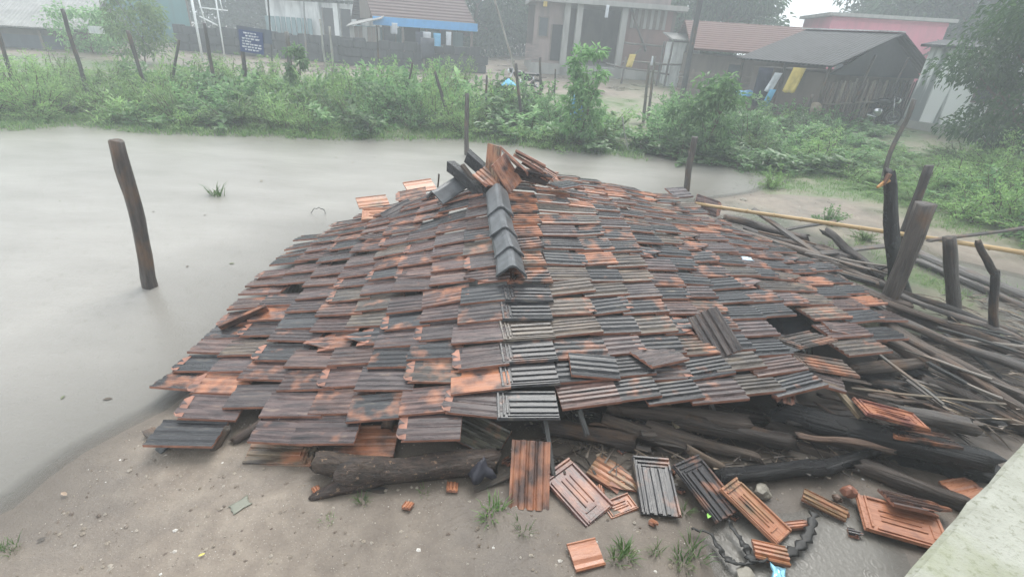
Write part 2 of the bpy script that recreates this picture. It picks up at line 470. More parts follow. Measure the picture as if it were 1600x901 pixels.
T_SMOOTH = [tile_mesh('tile_two_flute', 2, 0.009), tile_mesh('tile_two_flute_worn', 2, 0.006, 0.12, 3), tile_mesh('tile_shallow', 1, 0.007), tile_mesh('tile_three_low', 3, 0.008)]
T_RIB = [tile_mesh('tile_three_flute', 3, 0.016), tile_mesh('tile_three_flute_worn', 3, 0.014, 0.1, 8), tile_mesh('tile_four_flute', 4, 0.014)]
T_BROKEN = [tile_mesh('tile_broken_corner', 3, 0.014, 0.42, 5), tile_mesh('tile_broken_foot', 2, 0.012, 0.5, 11)]
T_HEAD, T_UNDER = head_tile_mesh('tile_with_head'), head_tile_mesh('tile_underside', True)

def ridge(r):       # r = row from the front
    y = 2.58 + 0.228 * r
    return V((pw(y, [(2.5, -0.04), (3.95, -0.09), (5.5, -0.22), (6.7, -0.28)]), y, pw(y, [(2.2, 0.26), (2.45, 0.37), (3.95, 0.70), (5.5, 1.04), (6.2, 1.04), (6.8, 0.98)])))
def left_pt(s, r):  # s metres from the ridge
    q = ridge(r)
    S = pw(r, [(0, 2.15), (6, 2.5), (17, 2.25)])
    t = max(0, min(1.2, s / S))
    z = lerp(0.1, q.z - 0.03, 1 - t ** 1.0) - .045 * math.sin(math.pi * min(1, t)) + 0.03 * noise.noise((s * 1.4, r * 0.3, 2)) * min(1, s)
    return V((q.x - s, q.y - 0.04 * s + (0.05 * s if r > 10 else 0), max(0.07, z)))
def right_len(r): return pw(r, [(0, 2.5), (1, 2.75), (2.5, 3.3), (4, 3.75), (10, 3.6), (17, 2.6)])
def right_pt(s, r):
    q = ridge(r)
    a = R(pw(r, [(0, 9), (8, 13), (17, 15)]))
    S = right_len(r); t = max(0, s / max(S, 3.0))
    ez = pw(r, [(0, 0.40), (5, 0.36), (17, 0.46)])
    z = lerp(ez, q.z - 0.03, 1 - min(1.2, t) ** 1.15) + 0.04 * noise.noise((s * 1.1, r * 0.25, 7)) * min(1, s)
    return V((q.x + s * math.cos(a), q.y + s * math.sin(a), z))
def surf_frame(fn, s, r, L=0.35):
    p0, p1 = fn(s, r), fn(s + L, r)
    pr = fn(s + L / 2, r - 0.5)
    pb = fn(s + L / 2, r + 0.5)
    x = (p1 - p0).normalized(); y = (pb - pr).normalized()
    z = x.cross(y)
    if z.z < 0: z = -z
    z.normalize(); y = z.cross(x)
    return p0, x, y, z
roof = thing('collapsed_tile_roof', 'collapsed clay tile roof sagging flat over fallen timbers beside the flood water', 'roof')
BROWN = [(0.19, 0.112, 0.098), (0.15, 0.10, 0.093), (0.225, 0.135, 0.112), (0.135, 0.105, 0.102), (0.175, 0.118, 0.11)]
SLATE = [(0.065, 0.07, 0.075), (0.085, 0.085, 0.088), (0.05, 0.055, 0.06)]
TAN = [(0.20, 0.165, 0.13), (0.24, 0.185, 0.14)]
def skin(side, s):
    k = rnd()
    if side < 0: c = random.choice(BROWN if k < 0.76 else SLATE if k < 0.92 else TAN)
    else: c = random.choice(SLATE if k < 0.46 else BROWN if k < 0.8 else TAN)
    f = U(0.42, 1.0)
    k = rnd()
    a = U(0, 0.15) if k < 0.55 else U(0.2, 0.33) if k < 0.93 else U(0.38, 0.5)
    if side > 0: a += 0.03
    return (c[0] * f, c[1] * f, c[2] * f, min(1, a))
def lay_tile(fn, s, r, side, me, jit=1.0):
    p, x, y, z = surf_frame(fn, s, r)
    if side < 0: y = -y if y.y < 0 else y
    m = Matrix((x, y, z)).transposed()
    if m.determinant() < 0: m = Matrix((x, -y, z)).transposed()
    flipped = m.col[1].y < 0
    yaw = random.gauss(0, 1.7) * jit
    rot = Euler((R(U(-1, 1) * jit + 7.5 * (-1 if not flipped else 1)), R(-4.2 + U(-1.2, 1.2) * jit), R(yaw))).to_matrix()
    m4 = (m @ rot).to_4x4()
    m4.translation = p + x * U(-0.012, 0.012) * jit + V((0, U(-0.008, 0.008) * jit, 0.012 + U(0, 0.006)))
    o = link('tile', me, None, roof, m4)
    o.color = skin(side, s)
    return o
random.seed(12)
# the tiles lie in strips down from the ridge; neighbouring strips are out of step with each other
for c in range(8):
    ph = U(0, 1); r = [-.1, -.75, -.9, -.5, -.55, .1, -.5, -.45][c] + .3 * ph
    while r < 17:
        S = pw(r, [(-1, 2.02), (1, 2.2), (6, 2.5), (11, 2.42), (14, 2.3), (16, 1.95), (17, 1.5)])
        s = -0.05 + c * 0.308 + U(-.018, .018)
        hole = (c == 5 and .0 < r < .9) or (c == 6 and 7.4 < r < 8.3) or (c == 2 and -1.2 < r < -.4)
        if s < S - .1 and not hole:
            j = 2.4 if (s > S - .45 or r < .2 or rnd() < 0.1) else 1.15
            me = random.choice(T_BROKEN) if rnd() < 0.07 else random.choice(T_SMOOTH)
            lay_tile(left_pt, s, r, -1, me, j)
        r += U(.93, 1.06)
for c in range(12):
    ph = U(0, .6); r = ph * .5 + (.25 if c in (2, 5) else 0)
    while r < 17.6:
        s = 0.0 + c * 0.308 + (0.085 if c else 0) + U(-.015, .015)
        hole = (c == 7 and 1.0 < r < 3.6) or (c == 8 and .0 < r < 4.4) or (c == 7 and r < .6)
        if s < right_len(r) - .12 and not hole:
            j = 2.2 if (s > right_len(r) - .45 or r <= 1 or rnd() < 0.08) else 1.0
            me = T_HEAD if c == 0 else random.choice(T_BROKEN) if rnd() < 0.07 else random.choice(T_RIB)
            o = lay_tile(right_pt, s, r, 1, me, j)
            if c == 0 and r > 6: o.color[3] = U(0.28, 0.42)
            elif c == 0: k_ = random.choice(SLATE + SLATE + TAN[:1]); o.color = (*k_, U(.02, .24))
        r += U(.95, 1.05)

# ridge caps still on the ridge
M_CAP = plain('grey_ridge_cap', (0.10, 0.106, 0.112), 0.32, 0.45, 9, bmp=0.35)
def cap_mesh():
    L0, vs, fs = 0.46, [], []
    prof = [(-0.135, -0.075), (-0.12, -0.05), (-0.03, 0.035), (0, 0.047), (0.03, 0.035), (0.12, -0.05), (0.135, -0.075)]
    xs = [(0, 0.94, 0), (L0 - 0.05, 1.0, 0), (L0 - 0.045, 1.07, 0.010), (L0, 1.07, 0.010)]
    for (x, k, dz) in xs:
        for y, z in prof: vs.append((x, y * k, z + dz))
    n = len(prof)
    for (x, k, dz) in xs:
        for y, z in prof: vs.append((x, y * k * 0.9, z + dz - 0.018))
    for a in range(3):
        for i in range(n - 1):
            fs.append((a * n + i, a * n + i + 1, (a + 1) * n + i + 1, (a + 1) * n + i))
            b = 4 * n
            fs.append((b + a * n + i, b + (a + 1) * n + i, b + (a + 1) * n + i + 1, b + a * n + i + 1))
    b = 7 * n
    for i in range(n - 1): fs.append((3 * n + i, 3 * n + i + 1, b + i + 1, b + i)); fs.append((i, 4 * n + i, 4 * n + i + 1, i + 1))
    for a in range(3):
        fs.append((a * n, (a + 1) * n, 4 * n + (a + 1) * n, 4 * n + a * n)); fs.append((a * n + n - 1, 4 * n + a * n + n - 1, 4 * n + (a + 1) * n + n - 1, (a + 1) * n + n - 1))
    me = mesh('ridge_cap', vs, fs); me.materials.append(M_CAP)
    return me
CAP = cap_mesh()
def on_ridge(px, py, up=.10):
    z = .9
    for _ in range(30):
        p = P(px, py, z); z = .5 * z + .5 * (ridge((p.y - 2.58) / .228).z + up)
    return P(px, py, z)
capx = [on_ridge(777, 296), on_ridge(782, 332), on_ridge(788, 364), on_ridge(796, 394), on_ridge(800, 424)]
for a, b in zip(capx, capx[1:]):
    m = frame_x(a, b); m.translation = a - (b - a).normalized() * 0.03 + V((0, 0, 0.012))
    link('ridge_cap', CAP, None, roof, m @ Euler((R(U(-3, 3)), R(-2), 0)).to_matrix().to_4x4() @ Matrix.Diagonal((((b - a).length + .05) / .46, .95, 1, 1)))

# battens of the roof, sticking out below its front edge, and the rafters that carry it
GREYW, BRN, DKB, TANW = (0.13, 0.13, 0.125), (0.115, 0.08, 0.06), (0.065, 0.05, 0.042), (0.33, 0.27, 0.17)
for (a, za, b, zb, rr, c) in [((850, 640), .36, (865, 742), .10, .013, GREYW), ((905, 640), .34, (917, 678), .22, .016, GREYW), ((1035, 612), .34, (1058, 668), .18, .02, TANW),
                              ((1105, 618), .34, (1120, 655), .2, .018, GREYW), ((1232, 612), .33, (1272, 666), .2, .014, (0.22, .19, .15)), ((1305, 605), .36, (1345, 652), .3, .022, TANW)]:
    wood('batten', P(*a, za), P(*b, zb), rr, None, c, 0.6, parent=roof, kind='plank')
for s, r0, r1 in [(0.7, 0, 13), (1.5, 0.5, 13), (2.1, 1, 9)]:
    wood('rafter', left_pt(s, r0) - V((0, 0, 0.09)), left_pt(s, r1) - V((0, 0, 0.09)), 0.04, None, BRN, parent=roof)
for s, r0, r1 in [(0.8, 0.4, 16), (1.7, 0.8, 16), (2.5, 1.5, 15), (3.2, 4, 11)]:
    wood('rafter', right_pt(s, r0) - V((0, 0, 0.10)), right_pt(s, r1) - V((0, 0, 0.10)), 0.04, None, BRN, parent=roof)

# wet black sheet seen through the hole in the right slope
M_SHEET = plain('wet_black_sheet', (0.012, 0.013, 0.015), 0.08, 0.3, 8, bmp=0.25)
vs, fs = [], []
for j in range(9):
    for i in range(9):
        p = P(1150 + i * 15, 484 + j * 11, 0.33)
        vs.append((p.x, p.y, 0.325 + 0.035 * noise.noise((i * 0.6, j * 0.6, 3))))
for j in range(8):
    for i in range(8): fs.append((j * 9 + i, (j + 1) * 9 + i, (j + 1) * 9 + i + 1, j * 9 + i + 1))
shme = mesh('black_plastic_sheet', vs, fs, True)
sh = link('black_plastic_sheet', shme, M_SHEET)
md = sh.modifiers.new('thickness', 'SOLIDIFY'); md.thickness = 0.004
tag(sh, 'wet black plastic sheet shining through the hole in the tile roof', 'plastic sheet')

# ------------------------------------------------------------------ loose tiles: each a thing
def loose(a, za, b, zb, me, col, alpha, label, roll=0.0, scale=(1, 1, 1), name='roof_tile', cat='roof tile', group=None):
    pa, pb = P(*a, za), P(*b, zb)
    m = frame_x(pa, pb)
    ln = TL * scale[0]
    m.translation = (pa + pb) / 2
    m = m @ Euler((R(roll), 0, 0)).to_matrix().to_4x4() @ Matrix.Translation((-ln / 2, 0, -0.01)) @ Matrix.Diagonal((*scale, 1))
    o = link(name, me, None, None, m)
    o.color = (*col, alpha)
    return tag(o, label, cat, group)
RED, OCH, SL, BR = (0.30, 0.13, 0.10), (0.38, 0.22, 0.10), (0.045, 0.047, 0.052), (0.15, 0.09, 0.07)
loose((830, 690), .26, (826, 795), .03, T_RIB[0], BR, .38, 'brown and orange tile leaning upright against the front of the roof')
loose((867, 730), .10, (938, 806), .045, T_UNDER, RED, .30, 'reddish tile lying face down on the mud, patterned back up', 6)
loose((934, 728), .07, (990, 762), .045, T_BROKEN[0], OCH, .45, 'broken orange ribbed tile between the red and the black tile', 0, (.8, .85, 1))
loose((945, 800), .03, (990, 782), .04, T_UNDER, RED, .5, 'small broken tile corner with lugs in front of the black tile', 0, (.5, .5, 1), 'tile_fragment', 'tile fragment')
loose((1014, 704), .13, (1036, 818), .05, T_HEAD, SL, .22, 'black fluted tile with terracotta frame lying square to the viewer')
loose((1070, 718), .15, (1140, 806), .05, T_HEAD, (.05, .045, .045), .30, 'blackened tile with terracotta head sloping down to the right', -4)
loose((1148, 766), .10, (1212, 828), .045, T_UNDER, OCH, .40, 'yellowish buff tile overlapping the foot of the blackened tile', 0, (1, .72, 1))
loose((890, 872), .06, (940, 860), .06, T_SMOOTH[2], RED, .75, 'single orange tile fragment alone on the bare mud', 10, (.42, .62, 1), 'tile_fragment', 'tile fragment')
loose((1352, 800), .05, (1468, 832), .06, T_UNDER, RED, .55, 'large pale terracotta tile in the puddle by the concrete ledge', 4, (1.12, 1.1, 1))
loose((1340, 634), .38, (1442, 660), .33, T_UNDER, (.33, .12, .09), .35, 'bright red tile resting on the thick black beam', -8, (1.05, .9, 1))
loose((1378, 672), .26, (1497, 692), .24, T_HEAD, BR, .33, 'brown tile with pale frame just below the bright red tile', -14, (1.1, .8, 1))
loose((1265, 777), .05, (1312, 800), .04, T_SMOOTH[0], OCH, .3, 'narrow ochre tile sliver beside the round clay lump', 25, (.62, .35, 1), 'tile_fragment', 'tile fragment')
loose((1182, 858), .05, (1226, 868), .05, T_RIB[0], OCH, .5, 'small orange and black tile stub in the puddle edge', 0, (.45, .5, 1), 'tile_fragment', 'tile fragment')
loose((1492, 770), .06, (1528, 762), .06, T_SMOOTH[1], (.4, .22, .15), .6, 'pale orange tile end poking out beside the concrete ledge', 0, (.6, .8, 1), 'tile_fragment', 'tile fragment')
loose((1392, 778), .10, (1476, 796), .10, T_BROKEN[0], (.11, .06, .045), .2, 'dark brown tile half hidden behind the large terracotta tile', -20, (.9, .8, 1))
loose((1225, 822), .025, (1262, 818), .03, T_SMOOTH[1], RED, .5, 'thin red tile edge on the puddle rim', 0, (.45, .22, 1), 'tile_fragment', 'tile fragment')
# on the mud at the left front corner
loose((496, 700), .06, (392, 698), .05, T_HEAD, (.25, .19, .13), .32, 'pale tan tile on the mud with its framed head showing', -8, (1.08, 1.1, 1))
loose((624, 688), .12, (522, 690), .07, T_SMOOTH[3], (.13, .08, .06), .36, 'dark tile edge tucked in above the forked log', -12)
loose((776, 690), .13, (716, 660), .16, T_RIB[1], (.16, .15, .11), .18, 'mossy grey tile hanging below the front of the left slope', -14)
loose((408, 488), .22, (358, 510), .15, T_UNDER, BR, .3, 'brown tile tipped on edge at the left eave', 55, (1, .8, 1))
# back left of the roof
for (a, za, b, zb, me, col, al, roll, lab) in [
    ((616, 333), .52, (566, 335), .50, T_UNDER, (.40, .24, .14), .55, 12, 'bright orange tile lying flat on the far left of the roof'),
    ((608, 312), .52, (556, 318), .50, T_SMOOTH[0], (.38, .26, .16), .45, 10, 'pale orange tile at the far left eave, behind the bright one'),
    ((676, 288), .72, (636, 294), .70, T_SMOOTH[2], (.45, .22, .17), .6, 16, 'pink orange tile propped against the water left of the ridge'),
    ((664, 300), .70, (620, 308), .62, T_SMOOTH[1], (.22, .14, .11), .35, 8, 'faded tile under the pink orange tile'),
    ((680, 312), .76, (635, 330), .62, T_RIB[0], (.17, .13, .12), .2, -18, 'ribbed brown tile slipped askew below the tipped ridge cap'),
    ((640, 322), .66, (606, 340), .55, T_SMOOTH[3], (.13, .11, .105), .1, -12, 'dark slipped tile left of the ribbed brown tile'),
    ((736, 308), .92, (690, 322), .84, T_HEAD, (.19, .13, .11), .3, 0, 'brown tile with its head showing, left of the ridge caps')]:
    loose(a, za - .09, b, zb - .09, me, col, al, lab, -abs(roll) - 6)
# the heap of tiles and timbers at the back end of the ridge
for (a, za, b, zb, me, col, al, roll, sc, lab) in [
    ((772, 236), 1.42, (768, 276), 1.14, T_SMOOTH[2], (.36, .24, .15), .42, 20, (1, 1, 1), 'orange tile standing upright on the heap at the ridge end'),
    ((790, 240), 1.38, (818, 266), 1.24, T_RIB[0], (.22, .11, .085), .35, -35, (1, 1, 1), 'topmost red brown tile of the stack at the ridge end'),
    ((806, 244), 1.36, (850, 270), 1.20, T_RIB[1], (.26, .15, .11), .4, -10, (1.05, 1, 1), 'second tile of the stack at the ridge end, sliding right'),
    ((822, 252), 1.30, (864, 276), 1.16, T_HEAD, (.28, .16, .12), .35, 5, (1, 1, 1), 'lowest pale tile of the stack sliding down the right slope'),
    ((806, 270), 1.20, (854, 282), 1.12, T_UNDER, (.06, .045, .045), .12, -42, (1.05, .9, 1), 'black tile set on edge in front of the stacked tiles'),
    ((862, 292), 1.06, (900, 286), 1.03, T_RIB[2], (.07, .072, .078), .1, 0, (1, 1, 1), 'slate grey tile out of line right of the black one on edge')]:
    loose(a, za, b, zb, me, col, al, lab, roll, sc)
for (a, za, b, zb, me, col, al, roll, sc, lab) in [
    ((784, 258), 1.30, (800, 284), 1.12, T_SMOOTH[0], (.24, .12, .09), .42, 48, (.9, 1, 1), 'red brown tile wedged between the upright tile and the stack'),
    ((752, 268), 1.18, (778, 290), 1.08, T_BROKEN[0], (.30, .17, .11), .45, 25, (.8, .9, 1), 'broken orange tile over the crossed black beams'),
    ((836, 262), 1.24, (872, 282), 1.12, T_BROKEN[1], (.22, .12, .09), .4, 14, (.9, 1, 1), 'broken brown tile below the stack on the right slope'),
    ((812, 240), 1.40, (846, 258), 1.30, T_RIB[0], (.20, .11, .085), .3, -22, (.9, .8, 1), 'thin brown tile across the top of the stack')]:
    loose(a, za, b, zb, me, col, al, lab, roll, sc)
tc_ = link('ridge_cap_tile', CAP, None, None, frame_x(P(716, 284, 1.0), P(686, 304, .9)) @ Matrix.Translation((-.22, 0, 0.03)))
tag(tc_, 'grey ridge cap tipped over left of the charred beams', 'ridge tile')
for (a, za, b, zb, rr, lab) in [((702, 258), 1.18, (765, 310), .92, .055, 'square black beam end jutting left from the ridge heap'), ((732, 246), 1.28, (790, 296), .98, .06, 'rough black beam rising behind the square beam end'),
                               ((722, 258), 1.22, (752, 296), .98, .035, 'thin brown slat crossed over the black beams')]:
    o = wood('charred_beam', P(*a, za), P(*b, zb), rr, None, (.03, .032, .035) if rr > .04 else (.12, .09, .07), 1.0 if rr > .04 else .4, kind='plank', mat=M_CHAR if rr > .04 else M_WOOD)
    tag(o, lab, 'beam')
tag(wood('wire_stick', P(684, 292, .75), P(686, 272, .95), .012, None, (.2, .17, .14)), 'small broken stick standing up at the left of the heap', 'stick')
# around the hole
for (a, za, b, zb, me, col, al, roll, sc, lab) in [
    ((1108, 506), .60, (1126, 536), .52, T_RIB[0], (.12, .095, .085), .12, 32, (1, 1, 1), 'brown ribbed tile tipped up at the left of the roof hole'),
    ((1212, 540), .46, (1300, 522), .46, T_HEAD, (.12, .10, .085), .33, -16, (1.05, 1.1, 1), 'grey ribbed tile with orange head at the right of the roof hole'),
    ((1228, 560), .45, (1336, 578), .42, T_HEAD, (.17, .13, .105), .28, -8, (1.15, 1.1, 1), 'brown ribbed tile sloping down below the orange headed tile'),
    ((1222, 564), .45, (1225, 640), .37, T_SMOOTH[1], (.10, .095, .085), .38, 0, (1, .62, 1), 'narrow blackened tile laid across the rows at the front edge'),
    ((1242, 578), .42, (1292, 592), .41, T_RIB[2], (.15, .11, .10), .1, -4, (1.05, 1.15, 1), 'purple brown ribbed tile right of the narrow blackened tile'),
    ((1290, 508), .44, (1372, 524), .39, T_SMOOTH[3], (.19, .14, .13), .2, -4, (1.2, 1.0, 1), 'mauve tile at the right eave overhanging the timbers'),
    ((1010, 560), .52, (1050, 552), .5, T_SMOOTH[0], (.15, .11, .10), .1, -6, (.9, 1, 1), 'brown tile turned askew in the second last row'),
    ((905, 570), .50, (950, 574), .49, T_RIB[0], (.055, .06, .065), .05, 4, (.85, 1, 1), 'slate tile lying over the broken tile near the front'),
    ((1048, 302), .62, (1074, 300), .6, T_SMOOTH[0], (.13, .10, .10), .1, 20, (1, 1, 1), 'dark tile at the far corner next to the thin fence post'),
    ((1094, 318), .52, (1118, 326), .46, T_SMOOTH[1], (.20, .13, .12), .2, 60, (1, 1, 1), 'brown tile standing on edge against the bamboo pole')]:
    loose(a, za, b, zb, me, col, al, lab, roll, sc)

# ------------------------------------------------------------------ timbers, logs and posts
def timber(a, za, b, zb, r, label, col=BRN, name='timber', cat='timber', group=None, flat=1.0, mat=None, r1=None, kind='tube', bend=0.02, rough=0.32, jag=0.7):
    return tag(wood(name, P(*a, za), P(*b, zb), r, r1, col, flat, bend, rough, mat, kind=kind, jag=jag), label, cat, group)
BLK = (0.014, 0.014, 0.016); GRY = (0.135, 0.12, 0.11); MID = (0.12, 0.09, 0.07)
timber((845, 662), .18, (988, 690), .10, .055, 'dark log straight below the front tiles, nearest the hanging batten', DKB, 'log', 'log')
timber((940, 655), .20, (1075, 698), .09, .05, 'cracked log with pale broken end behind the black fluted tile', MID, 'log', 'log')
timber((955, 634), .27, (1165, 660), .22, .06, 'long smooth log just under the front tile row', (.10, .075, .06), 'log', 'log')
timber((1010, 668), .15, (1184, 716), .07, .05, 'tapering log pointing down to the black beam, pale tip', MID, 'log', 'log', r1=.035)
timber((1060, 655), .22, (1238, 690), .14, .055, 'stubby dark log ending in splinters right of centre', DKB, 'log', 'log')
timber((1120, 742), .08, (1300, 728), .10, .055, 'glossy black log reflecting the sky above the buff tile', BLK, 'log', 'log', mat=M_CHAR, r1=.05)
timber((1290, 730), .10, (1370, 704), .13, .05, 'upturned black branch end beyond the glossy black log', BLK, 'branch', 'branch', mat=M_CHAR, r1=.035)
timber((1215, 640), .26, (1540, 722), .16, .085, 'thickest black wet beam under the bright red tile', BLK, 'log', 'log', mat=M_CHAR)
timber((1205, 662), .14, (1380, 706), .10, .05, 'brown log tucked under the thickest black beam', MID, 'log', 'log')
timber((1335, 726), .08, (1508, 788), .07, .06, 'dark brown log leading to the concrete ledge', (.07, .052, .042), 'log', 'log')
timber((1410, 645), .30, (1524, 668), .27, .055, 'grey log with torn yellow end right of the bright red tile', GRY, 'log', 'log')
timber((1480, 742), .06, (1556, 728), .07, .04, 'wet black plank end in the mud by the ledge', BLK, 'plank', 'plank', kind='plank', flat=.35, mat=M_CHAR)
timber((1230, 694), .05, (1330, 722), .05, .035, 'thin half buried pole behind the glossy black log', MID, 'pole', 'pole')
timber((1350, 700), .05, (1560, 748), .05, .07, 'wet black log sunk in mud below the thickest beam', BLK, 'log', 'log', mat=M_CHAR)
timber((1072, 700), .13, (1130, 730), .06, .03, 'short splintered stick behind the blackened tile', (.2, .15, .11), 'stick', 'stick')
# right of the roof, running down to the right
timber((1366, 522), .34, (1464, 574), .22, .055, 'smooth brown log emerging from under the right eave', (.16, .12, .095), 'log', 'log')
timber((1330, 578), .24, (1440, 566), .22, .05, 'short log lying crosswise in the dark gap right of the roof', MID, 'log', 'log')
timber((1352, 536), .36, (1474, 632), .24, .014, 'thin grey batten leaning down across the dark gap', (.23, .22, .20), 'batten', 'batten', kind='plank', flat=.5)
timber((1330, 607), .30, (1572, 630), .22, .012, 'thin pale batten lying level above the bright red tile', (.22, .18, .13), 'batten', 'batten', kind='plank', flat=.5)
NT = 'long weathered timbers heaped right of the roof'
long_t = [((1385, 508), .34, (1640, 640), .16, .06, MID), ((1392, 500), .34, (1640, 588), .16, .05, GRY), ((1380, 470), .32, (1572, 538), .2, .05, BRN), ((1400, 462), .25, (1620, 540), .14, .045, GRY),
          ((1420, 530), .28, (1640, 668), .12, .055, BRN), ((1460, 556), .22, (1660, 650), .12, .05, (.20, .18, .165)), ((1440, 590), .15, (1620, 668), .08, .07, DKB), ((1480, 606), .12, (1640, 690), .06, .06, DKB),
          ((1500, 520), .18, (1660, 580), .1, .06, MID), ((1430, 500), .20, (1600, 548), .12, .07, DKB), ((1350, 590), .12, (1560, 660), .08, .08, BLK), ((1380, 560), .14, (1520, 620), .1, .07, BLK)]
for k, (a, za, b, zb, r, c) in enumerate(long_t):
    timber(a, za, b, zb, r, ('thick ' if r > .055 else 'slim ') + {MID: 'brown', GRY: 'grey', BRN: 'red brown', DKB: 'dark brown', BLK: 'black'}.get(c, 'pale grey') + ' split timber in the heap below the leaning posts, ' + ('reaching the far end' if b[0] > 1620 else 'ending midway'), c, 'timber', 'timber', NT, flat=U(.55, .9), rough=.3, bend=.03)
back_t = [((1130, 340), .30, (1262, 372), .25, .09, DKB), ((1130, 352), .34, (1392, 446), .24, .05, MID), ((1150, 372), .36, (1392, 470), .26, .055, BRN), ((1175, 380), .33, (1400, 452), .24, .045, (.2, .15, .115)),
          ((1165, 360), .28, (1330, 402), .22, .06, GRY), ((1225, 412), .34, (1300, 424), .3, .05, (.19, .15, .12)), ((1240, 424), .3, (1420, 478), .2, .06, BRN), ((1210, 404), .4, (1286, 440), .36, .02, GRY), ((1260, 440), .34, (1400, 486), .24, .05, MID),
          ((1300, 452), .3, (1440, 500), .2, .055, DKB), ((1280, 384), .2, (1396, 426), .15, .06, DKB), ((1210, 372), .2, (1380, 432), .14, .08, DKB), ((1215, 392), .34, (1392, 448), .2, .035, (.24, .2, .17)), ((1240, 402), .3, (1390, 470), .22, .04, GRY)]
for a, za, b, zb, r, c in back_t:
    timber(a, za, b, zb, r, ('thick ' if r > .055 else 'slim ' if r < .04 else '') + {MID: 'brown', GRY: 'grey', BRN: 'red brown', DKB: 'dark brown'}.get(c, 'pale brown') + ' timber stacked under the bamboo pole, ' + ('near the far eave corner' if a[0] < 1200 else 'near the charred trunk'), c, 'timber', 'timber', 'old timbers stacked behind the right eave', flat=U(.5, .9), rough=.32, bend=.03)
timber((1176, 326), .52, (1278, 398), .3, .05, 'grey plank sliding down from the far eave corner', (.12, .11, .10), 'plank', 'plank', kind='plank', flat=.3)
timber((1288, 358), .42, (1374, 428), .2, .055, 'dark gnarled branch leaning over the stacked timbers', (.06, .05, .045), 'branch', 'branch', rough=.4, bend=.05, r1=.03)
timber((1276, 396), .26, (1400, 382), .28, .05, 'wide grey board lying level behind the stacked timbers', (.15, .135, .125), 'board', 'board', kind='plank', flat=.25)
timber((1230, 358), .3, (1306, 344), .34, .03, 'short dark slat under the middle of the bamboo pole', (.07, .065, .06), 'slat', 'slat', kind='plank', flat=.4)
timber((1424, 392), .05, (1640, 478), .05, .06, 'long grey log on the ground behind the short post', (.17, .16, .15), 'log', 'log')
timber((1430, 408), .03, (1660, 505), .03, .045, 'thinner grey log beside the long one in the wet grass', (.14, .13, .125), 'log', 'log')
timber((1376, 444), .26, (1590, 520), .14, .035, 'slim pole among the feet of the leaning posts', (.13, .12, .11), 'pole', 'pole')
random.seed(77)
for k in range(26):
    if k < 13: a = (U(1385, 1500), U(480, 610)); b = (a[0] + U(60, 190), a[1] + U(14, 80)); zone = 'the heap below the leaning posts'; z = U(.22, .36)
    else: a = (U(1150, 1320), 0); a = (a[0], 352 + (a[0] - 1150) * .33 + U(-6, 40)); b = (a[0] + U(60, 130), a[1] + U(16, 58)); zone = 'the stack under the bamboo pole'; z = U(.30, .42)
    c, cw = random.choice([((.26, .23, .20), 'pale'), ((.17, .15, .135), 'grey'), ((.20, .13, .09), 'reddish'), ((.03, .03, .03), 'black')])
    timber(a, z, b, z - U(.04, .14), U(.012, .024), cw + ' ' + ('long' if b[0] - a[0] > 110 else 'short') + ' splintered slat lying on top of ' + zone, c, 'slat', 'slat', 'splintered slats on ' + zone, flat=U(.3, .7), kind='plank')
vs, fs = [], []
for k in range(1500):
    t = rnd()
    if t < .45: px, py = U(1385, 1620), U(470, 690)
    elif t < .7: px = U(1120, 1420); py = 345 + (px - 1120) * .42 + U(-10, 50)
    else: px, py = U(830, 1400), U(640, 735)
    p = P(px, py, .05); z = U(.03, .20) if t < .7 else U(.03, .10); p.z = z
    a = R(random.gauss(-28, 22)) if t < .7 else U(0, 3.14); ln = U(.02, .16); w_ = U(.003, .010)
    d_ = V((math.cos(a), math.sin(a), U(-.25, .1))); s_ = V((-math.sin(a), math.cos(a), 0)) * w_; o0 = len(vs)
    vs += [p - d_ * ln - s_, p - d_ * ln + s_, p + d_ * ln, p + V((0, 0, w_ * 1.6))]; fs += [(o0, o0 + 1, o0 + 3), (o0 + 1, o0 + 2, o0 + 3), (o0 + 2, o0, o0 + 3), (o0, o0 + 2, o0 + 1)]
md_, N, L, b_ = mk('wood_splinters'); g_ = N.new('ShaderNodeNewGeometry'); rr_ = ramp(N, [(0, (.02, .017, .015)), (.5, (.09, .07, .055)), (.85, (.2, .16, .125)), (1, (.36, .28, .2))])
L.new(g_.outputs['Random Per Island'], rr_.inputs[0]); L.new(rr_.outputs[0], b_.inputs['Base Color']); b_.inputs['Roughness'].default_value = .5
db = link('wood_splinters', mesh('wood_splinters', vs, fs), md_); db['kind'] = 'stuff'; db['label'] = 'splinters and bark litter among the fallen timbers'; db['category'] = 'debris'
random.seed(90)
for k in range(22):
    px, py = (U(880, 1350), U(690, 850)) if k < 15 else (U(420, 860), U(715, 800))
    g = gz(*P(px, py, 0).to_2d()); a_ = U(0, 6.28); q = U(10, 22)
    wd = random.choice(['orange', 'brown', 'blackened'])
    loose((px, py), max(g, 0) + .012, (px + q * math.cos(a_), py + q * .6 * math.sin(a_)), max(g, 0) + .02, random.choice(T_BROKEN + T_SMOOTH[:1]), {'orange': (.36, .17, .1), 'brown': (.16, .09, .07), 'blackened': (.05, .045, .045)}[wd], {'orange': .6, 'brown': .3, 'blackened': .05}[wd], 'small ' + wd + ' tile shard in the mud ' + ('among the loose tiles' if k < 15 else 'near the forked log'), U(-15, 15), (U(.1, .22), U(.15, .3), .9), 'tile_shard', 'tile shard', 'tile shards in the mud')
random.seed(123)
